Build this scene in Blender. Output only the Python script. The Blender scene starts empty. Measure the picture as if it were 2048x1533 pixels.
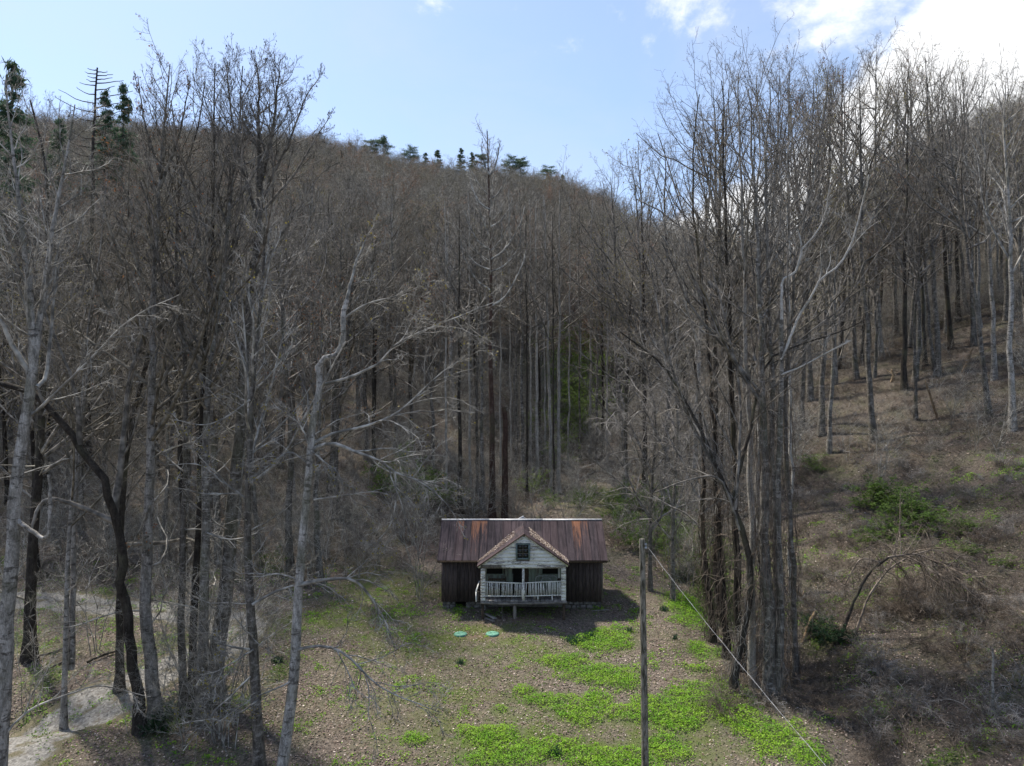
import bpy, math, time
import numpy as np
T0 = time.time()
SC = bpy.context.scene
COL = SC.collection
PI = math.pi

# ------------------------------------------------------------------ camera
F = 1365.0; CXP, CYP = 1024.0, 766.5; CAMZ = 12.5; PITCH = math.radians(2.0)
cam = bpy.data.cameras.new('camera'); camo = bpy.data.objects.new('camera', cam); COL.objects.link(camo)
camo.location = (0, 0, CAMZ); camo.rotation_euler = (math.radians(90) + PITCH, 0, 0)
cam.sensor_width = 36; cam.lens = 36 * F / 2048; cam.clip_start = .1; cam.clip_end = 5000
SC.camera = camo
SC.render.resolution_x = 1024; SC.render.resolution_y = 766
# ------------------------------------------------------------------ sun, sky, exposure
SUN_EL = math.radians(58); SUN_AZ = math.atan2(-.72, .69)     # from +Y towards +X
sl = bpy.data.lights.new('sun', 'SUN'); sl.energy = 3.6; sl.angle = math.radians(4); sl.color = (1, .93, .82)
so = bpy.data.objects.new('sun', sl); COL.objects.link(so)
from mathutils import Vector, Matrix, Euler
sdir = Vector((math.cos(SUN_EL) * math.sin(SUN_AZ), math.cos(SUN_EL) * math.cos(SUN_AZ), math.sin(SUN_EL)))
so.rotation_euler = sdir.to_track_quat('Z', 'Y').to_euler(); so.location = (-30, 20, 60)
SC.view_settings.view_transform = 'Standard'; SC.view_settings.look = 'None'
SC.view_settings.gamma = 1; SC.view_settings.exposure = 1.0; SC.view_settings.use_curve_mapping = False

def pdir(px, py):
    x = (px - CXP) / F; y = -(py - CYP) / F
    c, s = math.cos(PITCH), math.sin(PITCH)
    return np.array([x, c - y * s, s + y * c])
def at(px, py, Y):
    d = pdir(px, py); return np.array([0, 0, CAMZ]) + d * (Y / d[1])

class NT:
    def __init__(s, tree): s.t = tree; s.n = tree.nodes; s.l = tree.links
    def a(s, typ, **kw):
        n = s.n.new(typ)
        for k, v in kw.items(): setattr(n, k, v)
        return n
    def c(s, a, b): s.l.new(a, b)
    def math(s, op, a, b=None, clamp=False):
        n = s.n.new('ShaderNodeMath'); n.operation = op; n.use_clamp = clamp
        for i, v in enumerate((a, b)):
            if v is None: continue
            if isinstance(v, (int, float)): n.inputs[i].default_value = v
            else: s.c(v, n.inputs[i])
        return n.outputs[0]
    def noise(s, scale, detail=4, vec=None, rough=.55, dist=0):
        n = s.n.new('ShaderNodeTexNoise'); n.inputs['Scale'].default_value = scale; n.inputs['Detail'].default_value = detail
        n.inputs['Roughness'].default_value = rough; n.inputs['Distortion'].default_value = dist
        if vec is not None: s.c(vec, n.inputs['Vector'])
        return n.outputs['Fac']
    def mapr(s, v, a, b, c=0., d=1., smooth=True):
        n = s.n.new('ShaderNodeMapRange'); n.interpolation_type = 'SMOOTHSTEP' if smooth else 'LINEAR'
        n.inputs[1].default_value = a; n.inputs[2].default_value = b; n.inputs[3].default_value = c; n.inputs[4].default_value = d
        s.c(v, n.inputs[0]); return n.outputs[0]
    def mix(s, f, a, b, blend='MIX'):
        n = s.n.new('ShaderNodeMix'); n.data_type = 'RGBA'; n.blend_type = blend
        for inp, v in ((n.inputs[0], f), (n.inputs[6], a), (n.inputs[7], b)):
            if isinstance(v, (int, float)): inp.default_value = v
            elif isinstance(v, tuple): inp.default_value = (*v, 1) if len(v) == 3 else v
            else: s.c(v, inp)
        return n.outputs[2]
    def mapping(s, vec, scale=(1, 1, 1), loc=(0, 0, 0)):
        n = s.n.new('ShaderNodeMapping'); n.inputs['Scale'].default_value = scale; n.inputs['Location'].default_value = loc
        s.c(vec, n.inputs['Vector']); return n.outputs[0]

world = bpy.data.worlds.new('World'); SC.world = world; world.use_nodes = True
w = NT(world.node_tree); w.n.clear()
sky = w.a('ShaderNodeTexSky'); sky.sky_type = 'NISHITA'; sky.sun_disc = False
sky.sun_elevation = SUN_EL; sky.sun_rotation = SUN_AZ % (2 * PI); sky.air_density = 1.0; sky.dust_density = .9; sky.ozone_density = 3.0; sky.altitude = 700
tc = w.a('ShaderNodeTexCoord').outputs['Generated']
vm = w.mapping(tc, (1, 1, 1.6))
n1 = w.noise(3.2, 8, vm, .6, .4); n2 = w.noise(14, 6, vm, .65)
acc = None
# the cloud bank, as directions: (photo px, py, angular radius in degrees)
for px, py, r in ((2190, 0, 9), (2340, 260, 16), (2050, 230, 10), (1920, 330, 10.0), (1790, 400, 9.0), (1660, 470, 8.0), (1500, 500, 6.5), (1400, 520, 4.5), (1690, 0, 3.4), (1215, 35, 3.9), (1345, 0, 3.2), (1150, 75, 2.6), (880, -15, 2.2), (1310, 80, 2.0), (1030, 10, 2.0)):
    d = pdir(px, py); d /= np.linalg.norm(d)
    dn = w.a('ShaderNodeVectorMath', operation='DOT_PRODUCT'); w.c(tc, dn.inputs[0]); dn.inputs[1].default_value = tuple(d)
    ang = w.math('ARCCOSINE', dn.outputs['Value'])
    m = w.math('DIVIDE', ang, math.radians(r))
    m = w.math('SUBTRACT', 1.0, m)
    m = w.math('MULTIPLY', m, 1.15 if r > 4 else .17)
    acc = m if acc is None else w.math('MAXIMUM', acc, m)
nn = w.math('ADD', w.math('MULTIPLY', w.math('SUBTRACT', n1, .5), 1.3), w.math('MULTIPLY', w.math('SUBTRACT', n2, .5), .5))
cl = w.math('ADD', w.math('MAXIMUM', acc, -.27), nn)
cm = w.mapr(cl, -.02, .26)
veil = w.mapr(n1, .3, .8, .22, .48)
thick = w.mapr(cl, .1, .6, 1.0, .8)
bl = w.mix(1.0, sky.outputs[0], (1.0, 1.0, 1.0), 'MULTIPLY')
bl = w.mix(veil, bl, (3.0, 3.3, 3.8))
skc = w.mix(cm, bl, (5.2, 5.25, 5.35))
bg = w.a('ShaderNodeBackground'); bg.inputs[1].default_value = .125; w.c(skc, bg.inputs[0])
wo = w.a('ShaderNodeOutputWorld'); w.c(bg.outputs[0], wo.inputs[0])

# ------------------------------------------------------------------ small numpy helpers
def vnoise(X, Y, s, seed=0):
    X = np.asarray(X, float) / s + 1000; Y = np.asarray(Y, float) / s + 1000
    xi = np.floor(X).astype(np.int64); yi = np.floor(Y).astype(np.int64); fx = X - xi; fy = Y - yi
    fx = fx * fx * (3 - 2 * fx); fy = fy * fy * (3 - 2 * fy)
    def h(a, b):
        n = (a * 374761393 + b * 668265263 + seed * 974711) & 0x7fffffff
        n = (n ^ (n >> 13)) * 1274126177 & 0x7fffffff
        return ((n ^ (n >> 16)) & 0xffff) / 65535.0
    return (h(xi, yi) * (1 - fx) + h(xi + 1, yi) * fx) * (1 - fy) + (h(xi, yi + 1) * (1 - fx) + h(xi + 1, yi + 1) * fx) * fy
def fbm(X, Y, s, seed=0, o=4):
    r = 0; a = 1; t = 0
    for i in range(o): r = r + a * vnoise(X, Y, s / 2 ** i, seed + i); t += a; a *= .5
    return r / t - .5
def sstep(a, b, x):
    t = np.clip((x - a) / (b - a), 0, 1); return t * t * (3 - 2 * t)
def lerp(a, b, t): return a + (b - a) * t

AZ = [-1.2, -.75, -.31, -.237, -.164, -.09, 0, .056, .114, .2, .31, .37, .42, .57, .75, 1.2]
EL = [.44, .39, .362, .351, .33, .312, .308, .302, .286, .25, .205, .21, .235, .30, .37, .45]
def zt(X, Y):
    X = np.asarray(X, float); Y = np.asarray(Y, float)
    az = np.clip(X / np.maximum(Y, 14), -1.2, 1.2)
    e = np.interp(az, AZ, EL)
    Yr = np.interp(az, [-1.2, -.7, .15, .31, .42, 1.2], [380, 420, 420, 330, 265, 220])
    Y0 = np.interp(az, [-1.2, -.5, -.15, -.02, .05, .12, .2, .3, .4, .75, 1.2], [44, 49, 50, 58, 76, 84, 74, 56, 42, 27, 22])
    yard = -.1 * (42.7 - np.clip(Y, 0, 42.7)) + np.interp(Y, [42.7, 47, 60, 120, 200], [0, .25, 3.0, 9.5, 9.5])
    zr = CAMZ + e * Yr
    t = np.clip((Y - Y0) / (Yr - Y0), 0, 1)
    M = yard + (zr - 9.5 - .0) * t ** 1.12
    M = np.where(Y > Yr, zr - .35 * (Y - Yr), M)
    lx = -30 - X
    left = -2.5 + .42 * np.maximum(lx, 0)
    hill = .40 * (X - 14.2) + .085 * (Y - 35) - .6
    hill = np.where(X > 14.2, hill, .9 * (X - 14.2) - .6) 
    hill = np.minimum(hill, 45 + .1 * X)
    near = 1 - sstep(90, 170, Y)
    k = 1.2
    def smax(a, b): 
        m = np.maximum(a, b); return m + k * np.log(np.exp((a - m) / k) + np.exp((b - m) / k))
    H = np.where(near > 0, lerp(M, smax(M, hill) , near), M)
    H = np.where(Y < 45, np.maximum(H, left), H)
    # creek channel between yard and bank
    cx = 13.6 + .6 * np.sin(Y * .25) - .02 * (Y - 30)
    H = H - 1.0 * np.exp(-((X - cx) / 1.3) ** 2) * (1 - sstep(40, 52, Y))
    # left ditch
    dd = np.hypot((X + 21.5) * .55, (Y - 31.0) * 1.6)
    H = H - .9 * np.exp(-(dd / 2.2) ** 2)
    rough = sstep(14, 20, X) * (Y > 20) + sstep(48, 60, Y)
    rough = np.clip(rough, 0, 1)
    H = H + .12 * fbm(X, Y, 5, 3) * (1 + 7 * rough) + rough * sstep(60, 200, Y) * 16 * fbm(X, Y, 70, 9)*(1-sstep(.8,1.,Y/Yr)) + (.08 + rough * .75) * fbm(X, Y, 1.8, 5)
    # level pad of the cabin
    return H
def gp(px, py, y0=14, y1=420):
    d = pdir(px, py); d = d / d[1]
    Ys = np.concatenate([np.arange(y0, 120, .05), np.arange(120, y1, .4)])
    z = CAMZ + d[2] * Ys; g = zt(d[0] * Ys, Ys)
    i = np.argmax(z <= g)
    if not (z <= g).any(): i = len(Ys) - 1
    return np.array([d[0] * Ys[i], Ys[i], g[i]])
def proj(P):
    P = np.asarray(P, float); c, s = math.cos(PITCH), math.sin(PITCH)
    dy = P[..., 1]; dz = P[..., 2] - CAMZ
    dep = dy * c + dz * s; up = -dy * s + dz * c
    return CXP + F * P[..., 0] / dep, CYP - F * up / dep, dep

def tag(o, label=None, cat=None, group=None, kind=None):
    if label: o['label'] = label
    if cat: o['category'] = cat
    if group: o['group'] = group
    if kind: o['kind'] = kind
    return o
def empty(name, loc, label, cat, group=None, rot=(0, 0, 0)):
    o = bpy.data.objects.new(name, None); COL.objects.link(o); o.location = tuple(map(float, loc)); o.rotation_euler = rot
    o.empty_display_size = .2
    return tag(o, label, cat, group)

class MB:
    """collects numpy geometry; build() makes one mesh"""
    def __init__(s): s.V = []; s.F = []; s.n = 0; s.C = []
    def add(s, V, Fq, mi=0, col=None):
        V = np.asarray(V, float).reshape(-1, 3); Fq = np.asarray(Fq, np.int64)
        s.V.append(V); s.F.append((Fq + s.n, mi)); s.n += len(V)
        s.C.append(np.zeros((len(V), 3)) if col is None else np.broadcast_to(col, (len(V), 3)))
    def box(s, lo, hi, mi=0, jit=0, rng=None):
        x0, y0, z0 = lo; x1, y1, z1 = hi
        V = np.array([(x0, y0, z0), (x1, y0, z0), (x1, y1, z0), (x0, y1, z0), (x0, y0, z1), (x1, y0, z1), (x1, y1, z1), (x0, y1, z1)], float)
        if jit: V = V + rng.uniform(-jit, jit, V.shape)
        s.add(V, [(0, 3, 2, 1), (4, 5, 6, 7), (0, 1, 5, 4), (1, 2, 6, 5), (2, 3, 7, 6), (3, 0, 4, 7)], mi)
    def hexa(s, c8, mi=0):
        s.add(c8, [(0, 3, 2, 1), (4, 5, 6, 7), (0, 1, 5, 4), (1, 2, 6, 5), (2, 3, 7, 6), (3, 0, 4, 7)], mi)
    def beam(s, a, b, wx, wy, mi=0, up=(0, 0, 1)):
        a = np.array(a, float); b = np.array(b, float); t = b - a; t /= np.linalg.norm(t)
        u = np.cross(t, up)
        if np.linalg.norm(u) < 1e-3: u = np.cross(t, (1, 0, 0))
        u /= np.linalg.norm(u); v = np.cross(u, t)
        c = []
        for p in (a, b):
            for su, sv in ((-1, -1), (1, -1), (1, 1), (-1, 1)): c.append(p + u * su * wx / 2 + v * sv * wy / 2)
        s.add(c, [(0, 1, 2, 3), (7, 6, 5, 4), (0, 4, 5, 1), (1, 5, 6, 2), (2, 6, 7, 3), (3, 7, 4, 0)], mi)
    def tubes(s, P, R, sides=5, mi=0, cap=True):
        P = np.asarray(P, float); R = np.asarray(R, float); N, m = P.shape[:2]
        if N == 0: return
        T = np.gradient(P, axis=1); T /= np.linalg.norm(T, axis=2, keepdims=True) + 1e-9
        mt = T.mean(1); ref = np.where((np.abs(mt[:, 2:3]) < .75), np.array([[0, 0, 1.]]), np.array([[1., 0, 0]]))[:, None, :]
        A = np.cross(T, np.broadcast_to(ref, T.shape)); A /= np.linalg.norm(A, axis=2, keepdims=True) + 1e-9
        B = np.cross(T, A)
        th = np.arange(sides) * 2 * PI / sides
        V = P[:, :, None] + R[:, :, None, None] * (np.cos(th)[None, None, :, None] * A[:, :, None] + np.sin(th)[None, None, :, None] * B[:, :, None])
        base = (np.arange(N) * m * sides)[:, None, None]; i = np.arange(m - 1)[None, :, None] * sides; j = np.arange(sides)[None, None, :]; j2 = (j + 1) % sides
        Q = np.stack([base + i + j, base + i + j2, base + i + sides + j2, base + i + sides + j], -1).reshape(-1, 4)
        s.add(V.reshape(-1, 3), Q, mi)
    def spikes(s, P, Rd, mi=0):
        """single 3-sided needles: P (N,2,3)"""
        N = len(P)
        if N == 0: return
        T = P[:, 1] - P[:, 0]; T /= np.linalg.norm(T, axis=1, keepdims=True) + 1e-9
        A = np.cross(T, np.array([.3, .2, .93])); A /= np.linalg.norm(A, axis=1, keepdims=True) + 1e-9; B = np.cross(T, A)
        V = np.empty((N, 4, 3))
        for k in range(3): V[:, k] = P[:, 0] + Rd[:, None] * (math.cos(k * 2.094) * A + math.sin(k * 2.094) * B)
        V[:, 3] = P[:, 1]
        b = (np.arange(N) * 4)[:, None]
        s.add(V.reshape(-1, 3), np.concatenate([b + [0, 1, 3], b + [1, 2, 3], b + [2, 0, 3]]), mi)
    def build(s, name, mats, parent=None, smooth=False, color=False, link=True):
        me = bpy.data.meshes.new(name)
        V = np.concatenate(s.V).astype(np.float32); me.vertices.add(len(V)); me.vertices.foreach_set('co', V.ravel())
        ls = []; st = []; mi = []; off = 0
        for Fq, m in s.F:
            if Fq.size == 0: continue
            k = Fq.shape[1]; ls.append(Fq.ravel()); st.append(off + np.arange(len(Fq)) * k); off += Fq.size; mi.append(np.full(len(Fq), m))
        ls = np.concatenate(ls).astype(np.int32); st = np.concatenate(st).astype(np.int32); mi = np.concatenate(mi).astype(np.int32)
        me.loops.add(len(ls)); me.loops.foreach_set('vertex_index', ls)
        me.polygons.add(len(st)); me.polygons.foreach_set('loop_start', st)
        me.polygons.foreach_set('material_index', mi)
        if color:
            ca = me.color_attributes.new('col', 'FLOAT_COLOR', 'POINT'); C = np.concatenate(s.C); C = np.concatenate([C, np.ones((len(C), 1))], 1)
            ca.data.foreach_set('color', C.astype(np.float32).ravel())
        me.update(calc_edges=True)
        if smooth: me.shade_smooth()
        for m in (mats if isinstance(mats, (list, tuple)) else [mats]): me.materials.append(m)
        o = bpy.data.objects.new(name, me)
        if link: COL.objects.link(o)
        if parent is not None: o.parent = parent
        return o

# ------------------------------------------------------------------ materials
def newmat(name, rough=.85, spec=.3):
    m = bpy.data.materials.new(name); m.use_nodes = True; t = NT(m.node_tree); b = t.n['Principled BSDF']
    b.inputs['Roughness'].default_value = rough; b.inputs['Specular IOR Level'].default_value = spec
    return m, t, b
def bump(t, b, h, strength=.5, dist=.02):
    n = t.a('ShaderNodeBump'); n.inputs['Strength'].default_value = strength; n.inputs['Distance'].default_value = dist
    t.c(h, n.inputs['Height']); t.c(n.outputs[0], b.inputs['Normal'])
def mat_simple(name, c1, c2, scale=6, rough=.85, stretch=(1, 1, 1), bs=.3, var=.25, spec=.3):
    m, t, b = newmat(name, rough, spec)
    o = t.a('ShaderNodeTexCoord').outputs['Object']; v = t.mapping(o, stretch)
    n = t.noise(scale, 6, v, .65); n2 = t.noise(scale * 6, 4, v, .6)
    c = t.mix(t.mapr(n, .35, .65), c1, c2)
    oi = t.a('ShaderNodeObjectInfo').outputs['Random']
    c = t.mix(1.0, c, t.mix(oi, tuple([1 - var] * 3), tuple([1 + var] * 3)), 'MULTIPLY')
    c = t.mix(1.0, c, t.mix(t.mapr(n2, .3, .7), (.75, .75, .75), (1.15, 1.15, 1.15)), 'MULTIPLY')
    t.c(c, b.inputs['Base Color'])
    if bs: bump(t, b, n2, bs, .02)
    return m
def mat_bark(name, dark, light, patch, patchamt=.5, zs=.35, scale=5):
    m, t, b = newmat(name, .9, .2)
    g = t.a('ShaderNodeNewGeometry').outputs['Position']
    v = t.mapping(g, (1, 1, zs)); n = t.noise(scale, 6, v, .65)
    vh = t.mapping(g, (1.0, 1.0, 2.6)); nh = t.noise(2.2, 5, vh, .7, .6); nf = t.noise(26, 5, v, .7)
    oi = t.a('ShaderNodeObjectInfo').outputs['Random']
    c = t.mix(t.mapr(n, .35, .65), dark, light)
    c = t.mix(t.math('MULTIPLY', t.mapr(nh, .52, .62), patchamt), c, patch)
    nb = t.noise(.7, 3, g, .5)
    c = t.mix(t.mapr(nb, .5, .7, 0, .5), c, (.12, .12, .075))
    c = t.mix(1.0, c, t.mix(oi, (.75, .72, .70), (1.2, 1.2, 1.2)), 'MULTIPLY')
    c = t.mix(1.0, c, t.mix(t.mapr(nf, .3, .7), (.6, .6, .6), (1.2, 1.2, 1.2)), 'MULTIPLY')
    t.c(c, b.inputs['Base Color']); bump(t, b, nf, .9, .04)
    return m
M = {}
M['bark'] = mat_bark('grey_bark', (.07, .062, .054), (.22, .205, .18), (.42, .40, .37), .6)
M['pale'] = mat_bark('pale_blotched_bark', (.20, .19, .17), (.46, .44, .41), (.06, .053, .047), .8)
M['dark'] = mat_bark('dark_bark', (.025, .021, .018), (.06, .052, .044), (.11, .10, .09), .25)
M['red'] = mat_bark('reddish_bark', (.06, .036, .028), (.12, .078, .062), (.15, .12, .10), .3)
M['dead'] = mat_bark('dead_bark', (.12, .11, .10), (.2, .19, .18), (.3, .28, .26), .4)
def mat_twig(name, c1, c2, c3):
    m, t, b = newmat(name, .8, .2)
    g = t.a('ShaderNodeNewGeometry').outputs['Position']; n = t.noise(.35, 3, g, .6)
    n3 = t.noise(2.5, 2, g)
    oi = t.a('ShaderNodeObjectInfo').outputs['Random']
    c = t.mix(t.mapr(n, .4, .62), c1, c2); c = t.mix(t.mapr(oi, .55, 1.0, 0, .8), c, c3)
    c = t.mix(1.0, c, t.mix(t.mapr(n3, .35, .7), (.5, .5, .5), (1.75, 1.75, 1.75)), 'MULTIPLY')
    t.c(c, b.inputs['Base Color']); return m
M['twig'] = mat_twig('twigs', (.14, .127, .112), (.195, .18, .16), (.14, .125, .095))
M['twig_pale'] = mat_twig('pale_twigs', (.23, .218, .195), (.33, .315, .285), (.22, .205, .165))
M['twig_red'] = mat_twig('red_twigs', (.25, .15, .10), (.28, .19, .14), (.3, .15, .09))
M['twig_far'] = mat_twig('far_twigs', (.15, .14, .124), (.215, .203, .178), (.185, .168, .115))
M['vine'] = mat_twig('dry_vines', (.125, .10, .08), (.18, .152, .125), (.115, .088, .07))
M['vine_grey'] = mat_twig('grey_vines', (.18, .168, .155), (.25, .235, .22), (.16, .15, .135))
def mat_leaf(name, c1, c2, trans=.35):
    m, t, b = newmat(name, .6, .25)
    g = t.a('ShaderNodeNewGeometry'); n = t.noise(1.2, 4, g.outputs['Position'], .6); n2 = t.noise(25, 2, g.outputs['Position'], .6)
    c = t.mix(t.mapr(n, .35, .65), c1, c2); c = t.mix(1.0, c, t.mix(t.mapr(n2, .3, .7), (.55, .6, .5), (1.35, 1.3, 1.2)), 'MULTIPLY')
    t.c(c, b.inputs['Base Color'])
    tr = t.a('ShaderNodeBsdfTranslucent'); t.c(c, tr.inputs[0]); mx = t.a('ShaderNodeMixShader'); mx.inputs[0].default_value = trans
    t.c(b.outputs[0], mx.inputs[1]); t.c(tr.outputs[0], mx.inputs[2]); t.c(mx.outputs[0], t.n['Material Output'].inputs[0])
    return m
M['green'] = mat_leaf('bright_green_leaves', (.15, .34, .02), (.26, .44, .035))
M['grass'] = mat_leaf('grass_blades', (.13, .19, .035), (.21, .24, .065))
M['shrub'] = mat_leaf('shrub_leaves', (.075, .15, .022), (.14, .22, .04))
M['darkgreen'] = mat_leaf('dark_green_leaves', (.02, .06, .025), (.04, .09, .035))
M['under'] = mat_leaf('understorey_leaves', (.13, .21, .04), (.20, .28, .06))
M['blade'] = mat_leaf('blue_green_blades', (.035, .085, .055), (.05, .11, .07))
M['needle'] = mat_leaf('needles', (.065, .115, .075), (.10, .16, .10), .3)
M['bud'] = mat_leaf('spring_buds', (.24, .22, .06), (.30, .24, .08))
M['budred'] = mat_leaf('red_buds', (.30, .11, .05), (.26, .13, .06))
def mat_vcol(name, rough=.85):
    m, t, b = newmat(name, rough, .15); a = t.a('ShaderNodeVertexColor'); a.layer_name = 'col'; t.c(a.outputs[0], b.inputs['Base Color']); return m
M['litter'] = mat_vcol('dry_leaves')

HAZE = False
# ------------------------------------------------------------------ ground
def px2m(px, py): return gp(px, py)[:2]
def ell(list_, X, Y):
    """soft mask from world ellipses (cx, cy, rx, ry)"""
    r = np.zeros_like(X)
    for cx, cy, rx, ry in list_:
        d = np.hypot((X - cx) / rx, (Y - cy) / ry); r = np.maximum(r, 1.25 - d)
    return r
def pxell(lst):
    out = []
    for px, py, rx, ry in lst:
        c = gp(px, py); a = gp(px + rx, py); q = gp(px, py - ry); s_ = gp(px, py + ry)
        out.append((c[0], (q[1] + s_[1]) / 2, abs(a[0] - c[0]) + .01, abs(q[1] - s_[1]) / 2 + .01))
    return out
IVY = pxell([(1225, 1280, 55, 24), (1180, 1290, 40, 16), (1130, 1325, 50, 14), (1200, 1350, 75, 24), (1245, 1365, 40, 18), (1050, 1385, 25, 16), (1100, 1400, 80, 14), (1150, 1425, 60, 26), (1190, 1405, 35, 25),
             (985, 1475, 75, 24), (1090, 1500, 130, 24), (1010, 1520, 100, 20), (1230, 1520, 110, 30), (1260, 1430, 60, 20), (1310, 1420, 60, 30), (1350, 1445, 70, 26), (1400, 1400, 80, 30), (1450, 1385, 50, 30), (1480, 1440, 60, 30), (1540, 1470, 60, 40), (1620, 1515, 40, 30), (1330, 1500, 60, 30),
             (1380, 1225, 35, 32), (1360, 1195, 28, 10), (1400, 1300, 26, 20), (1460, 1310, 30, 12), (830, 1478, 30, 14), (1325, 1500, 60, 22), (1395, 1340, 16, 7), (1000, 1420, 18, 10), (1195, 1218, 14, 7)])
THIN = pxell([(780, 1180, 130, 36), (700, 1230, 120, 40), (860, 1290, 170, 50), (960, 1260, 120, 16), (900, 1400, 170, 60), (470, 1260, 90, 30), (60, 1300, 60, 16), (330, 1290, 60, 30), (560, 1250, 80, 30), (1050, 1300, 90, 40), (450, 1400, 90, 30), (1000, 1480, 250, 60), (1300, 1480, 350, 60), (150, 1440, 100, 30), (1400, 1100, 60, 40), (1180, 1000, 80, 30)])
BANKG = pxell([(1780, 1010, 45, 26), (1830, 1040, 55, 36), (1760, 1080, 35, 22), (1935, 1062, 28, 12), (1945, 1110, 24, 8), (2010, 1135, 22, 7), (1835, 1090, 14, 6), (1900, 1520, 120, 18)])
CREEPG = pxell([(555, 1350, 26, 20), (40, 1285, 30, 22), (90, 1360, 40, 20), (330, 1450, 45, 28), (1420, 1190, 60, 60), (1640, 1280, 50, 26), (200, 1190, 30, 8)])
BARE = pxell([(985, 1245, 30, 7), (1060, 1240, 60, 8), (960, 1275, 60, 8), (860, 1100, 60, 22), (900, 1200, 14, 22)])
DRIVE = [gp(x, y)[:2] for x, y in ((-160, 1640), (20, 1520), (130, 1455), (240, 1395), (330, 1345), (410, 1310), (462, 1280), (478, 1258), (440, 1240), (360, 1228), (240, 1216), (120, 1206), (20, 1200), (-120, 1194))]
def catmull(P, n=8):
    P = np.array(P, float); P = np.vstack([2 * P[0] - P[1], P, 2 * P[-1] - P[-2]]); out = []
    for i in range(1, len(P) - 2):
        for t in np.arange(n) / n:
            a, b, c, d = P[i - 1:i + 3]
            out.append(.5 * ((2 * b) + (c - a) * t + (2 * a - 5 * b + 4 * c - d) * t * t + (3 * b - a - 3 * c + d) * t ** 3))
    out.append(P[-2]); return np.array(out)
DP = catmull(DRIVE, 8)

def axis(pts):
    out = []
    for a, b, s in pts: out += list(np.arange(a, b, s))
    return np.array(out + [pts[-1][1]])
xs = axis([(-700, -200, 25), (-200, -60, 5), (-60, -28, 1.2), (-28, 32, .58), (32, 70, .8), (70, 200, 4), (200, 700, 25)])
ys = axis([(-300, 0, 20), (0, 22, 2), (22, 60, .58), (60, 130, 1.1), (130, 450, 5), (450, 1000, 30)])
XX, YY = np.meshgrid(xs, ys); ZZ = zt(XX, YY)
V = np.stack([XX, YY, ZZ], -1).reshape(-1, 3); nx = len(xs); ny = len(ys)
ii, jj = np.meshgrid(np.arange(nx - 1), np.arange(ny - 1)); b0 = (jj * nx + ii).ravel()
g = MB(); g.add(V, np.stack([b0, b0 + 1, b0 + nx + 1, b0 + nx], 1))
fx, fy = XX.ravel(), YY.ravel()
thin = np.clip(ell(THIN, fx, fy) + 1.2 * fbm(fx, fy, 1.5, 22), 0, 1)
bare = np.clip(ell(BARE, fx, fy) + .8 * fbm(fx, fy, .8, 23), 0, 1)
leafbed = np.clip(ell(CREEPG + BANKG + IVY, fx, fy) * 1.3 + .8 * fbm(fx, fy, 1.0, 24), 0, 1)  # green ground colour under the creeper and ivy patches
g.C[0] = np.stack([thin, bare, leafbed], 1)
m, t, b = newmat('forest_floor', .95, .1)
P_ = t.a('ShaderNodeNewGeometry').outputs['Position']
va = t.a('ShaderNodeVertexColor'); va.layer_name = 'col'; sep = t.a('ShaderNodeSeparateColor'); t.c(va.outputs[0], sep.inputs[0])
n1 = t.noise(.25, 5, P_, .6); n2 = t.noise(3.0, 6, P_, .65); n3 = t.noise(22, 4, P_, .7); n4 = t.noise(1.1, 5, P_, .6)
vo = t.a('ShaderNodeTexVoronoi'); vo.inputs['Scale'].default_value = 16; t.c(P_, vo.inputs['Vector'])
c = t.mix(t.mapr(n1, .4, .6), (.108, .093, .081), (.14, .123, .108))
c = t.mix(t.mapr(n2, .35, .7, 0, .8), c, (.165, .145, .126))
c = t.mix(t.mapr(vo.outputs['Color'], .2, .8, 0, .6), c, (.21, .172, .14))
n6 = t.noise(7, 5, P_, .75); c = t.mix(1.0, c, t.mix(t.mapr(n6, .36, .64), (.5, .5, .5), (1.45, 1.42, 1.38)), 'MULTIPLY'); c = t.mix(t.mapr(n3, .52, .64, 0, .75), c, (.035, .027, .022)); c = t.mix(t.mapr(n3, .42, .34, 0, .6), c, (.34, .28, .23))
gr = t.mix(t.mapr(n3, .35, .65), (.08, .11, .03), (.15, .175, .06))
f1 = t.math('MULTIPLY', sep.outputs[0], t.mapr(n4, .38, .6, .15, .85)); c = t.mix(t.math('MULTIPLY', f1, 1.15, True), c, gr)
sx = t.a('ShaderNodeSeparateXYZ'); t.c(P_, sx.inputs[0]); c = t.mix(t.mapr(sx.outputs[0], 12.5, 17.5), c, t.mix(1.0, c, (.66, .67, .68), 'MULTIPLY')); f3 = t.math('MULTIPLY', sep.outputs[2], .75); c = t.mix(f3, c, t.mix(n3, (.05, .08, .02), (.12, .18, .04)))  # right bank's ground painted darker for tree shadow as well as wet leaves
c = t.mix(t.math('MULTIPLY', sep.outputs[1], t.mapr(n2, .3, .7, .3, .9)), c, (.21, .135, .105))
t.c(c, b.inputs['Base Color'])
bump(t, b, t.math('ADD', n3, t.math('MULTIPLY', n2, .8)), .9, .08)
M['ground'] = m
tag(g.build('ground', m, smooth=True, color=True), kind='structure')

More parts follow.
